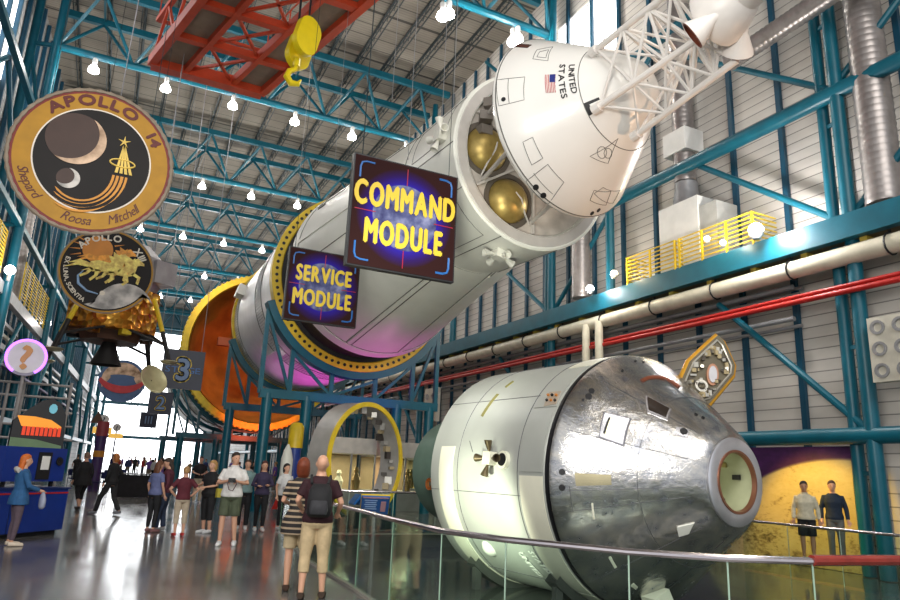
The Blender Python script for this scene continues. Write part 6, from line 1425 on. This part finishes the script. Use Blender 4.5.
m = MB(); rings(m, [(.18, .38, .70, .05, .03), (.18, .38, .75, .11, .06), (.18, .38, .88, .12, .06), (.18, .37, .98, .08, .04), (.18, .37, 1.04, .02, .02)]); MX(M4, s4, m).build('pouch', mat('plastic_film', (.45, .48, .62), .25, trans=.3), pb, 60)
# men at the moon mural
person(812, 561, pi-.9, 'man in pale beige long sleeved shirt and black shorts standing before the moon mural', 1.76, top=(.52, .48, .36), topl='long', bot=(.02, .018, .015), botl='shorts', shoe=(.3, .25, .2), hair=(.02, .014, .012), skin=1, near=True, collar=True, wide=1.05, world=tuple(at(811, 576, z=PZ)))
person(840, 563, pi-.85, 'man in dark navy sweater and grey jeans by the near teal column', 1.80, top=(.01, .02, .04), topl='long', bot=(.12, .12, .11), shoe=(.1, .08, .06), hair=(.07, .035, .02), near=True, world=tuple(at(840, 577, z=PZ)))
person(758, 553, 1.0, 'visitor in black top and mottled green shorts half hidden by the capsule nose', 1.68, top=(.012, .012, .012), bot=(.16, .15, .10), botl='shorts', shoe=(.05, .05, .05), hair=(.02, .015, .012), hairl='long', female=True, near=True, world=tuple(at(756, 557, z=PZ)), pose=dict(wr0=(-.1, .28, 1.15), wr1=(.1, .28, 1.15)))
# far crowd
CR = [(126, 478, 5), (133, 476, 0), (141, 478, 1), (147, 482, 2), (152, 484, 3), (158, 492, 4), (164, 480, 6), (170, 486, 7), (176, 481, 0), (188, 480, 8), (204, 478, 5), (213, 482, 1), (222, 486, 6), (230, 478, 2), (237, 488, 9), (246, 497, 3), (251, 490, 0), (257, 483, 7), (266, 480, 5), (273, 492, 2), (281, 484, 1), (293, 488, 6), (300, 483, 0), (312, 486, 3),
      (117, 474, 1), (110, 476, 0), (121, 471, 2), (130, 470, 7), (137, 471, 5), (144, 471, 8), (151, 472, 0), (161, 473, 1), (179, 473, 2), (196, 473, 9), (209, 472, 6), (227, 473, 3), (242, 474, 5), (349, 492, 0), (345, 487, 2), (404, 494, 8), (74, 482, 0), (87, 478, 9)]
TC = [((.02, .02, .025), 'black'), ((.35, .03, .03), 'red'), ((.14, .07, .32), 'purple'), ((.5, .5, .5), 'white'), ((.16, .08, .38), 'violet'), ((.03, .05, .16), 'navy'), ((.25, .25, .25), 'grey'), ((.10, .02, .03), 'maroon'), ((.40, .33, .22), 'tan'), ((.03, .15, .42), 'blue')]
CR.sort(); proto = {}
ords = 'first second third fourth fifth sixth seventh eighth ninth tenth eleventh twelfth thirteenth fourteenth fifteenth sixteenth seventeenth eighteenth nineteenth twentieth'.split()
ords += ['twenty-'+o for o in ords[:9]]+['thirtieth']+['thirty-'+o for o in ords[:9]]+['fortieth']+['forty-'+o for o in ords[:9]]
hairs = [(.03, .02, .015), (.12, .06, .03), (.3, .18, .08), (.05, .03, .02)]
for i, (px, py, c) in enumerate(CR):
    hgt = 1.6+.05*((i*7) % 5); lab = 'distant visitor in %s top, %s from the left in the far crowd' % (TC[c][1], ords[i]); f_ = [0, pi, 2.4, -.7, 1.2][i % 5]
    if c in proto:
        o = copy_tree(proto[c]); p = at(px, py, z=0); o.location = (p.x, p.y, 0); o.rotation_euler = (0, 0, f_); o.scale = (hgt/1.7,)*3; o['label'] = lab
    else:
        o, _, _ = person(px, py, f_, lab, 1.7, top=TC[c][0], bot=[(.015, .015, .02), (.04, .05, .09), (.2, .17, .12)][c % 3], topl='long' if c % 2 else 'short', hair=hairs[c % 4], hairl='long' if c % 3 == 1 else 'short', far=True, group='distant crowd of visitors'); proto[c] = o
fin()
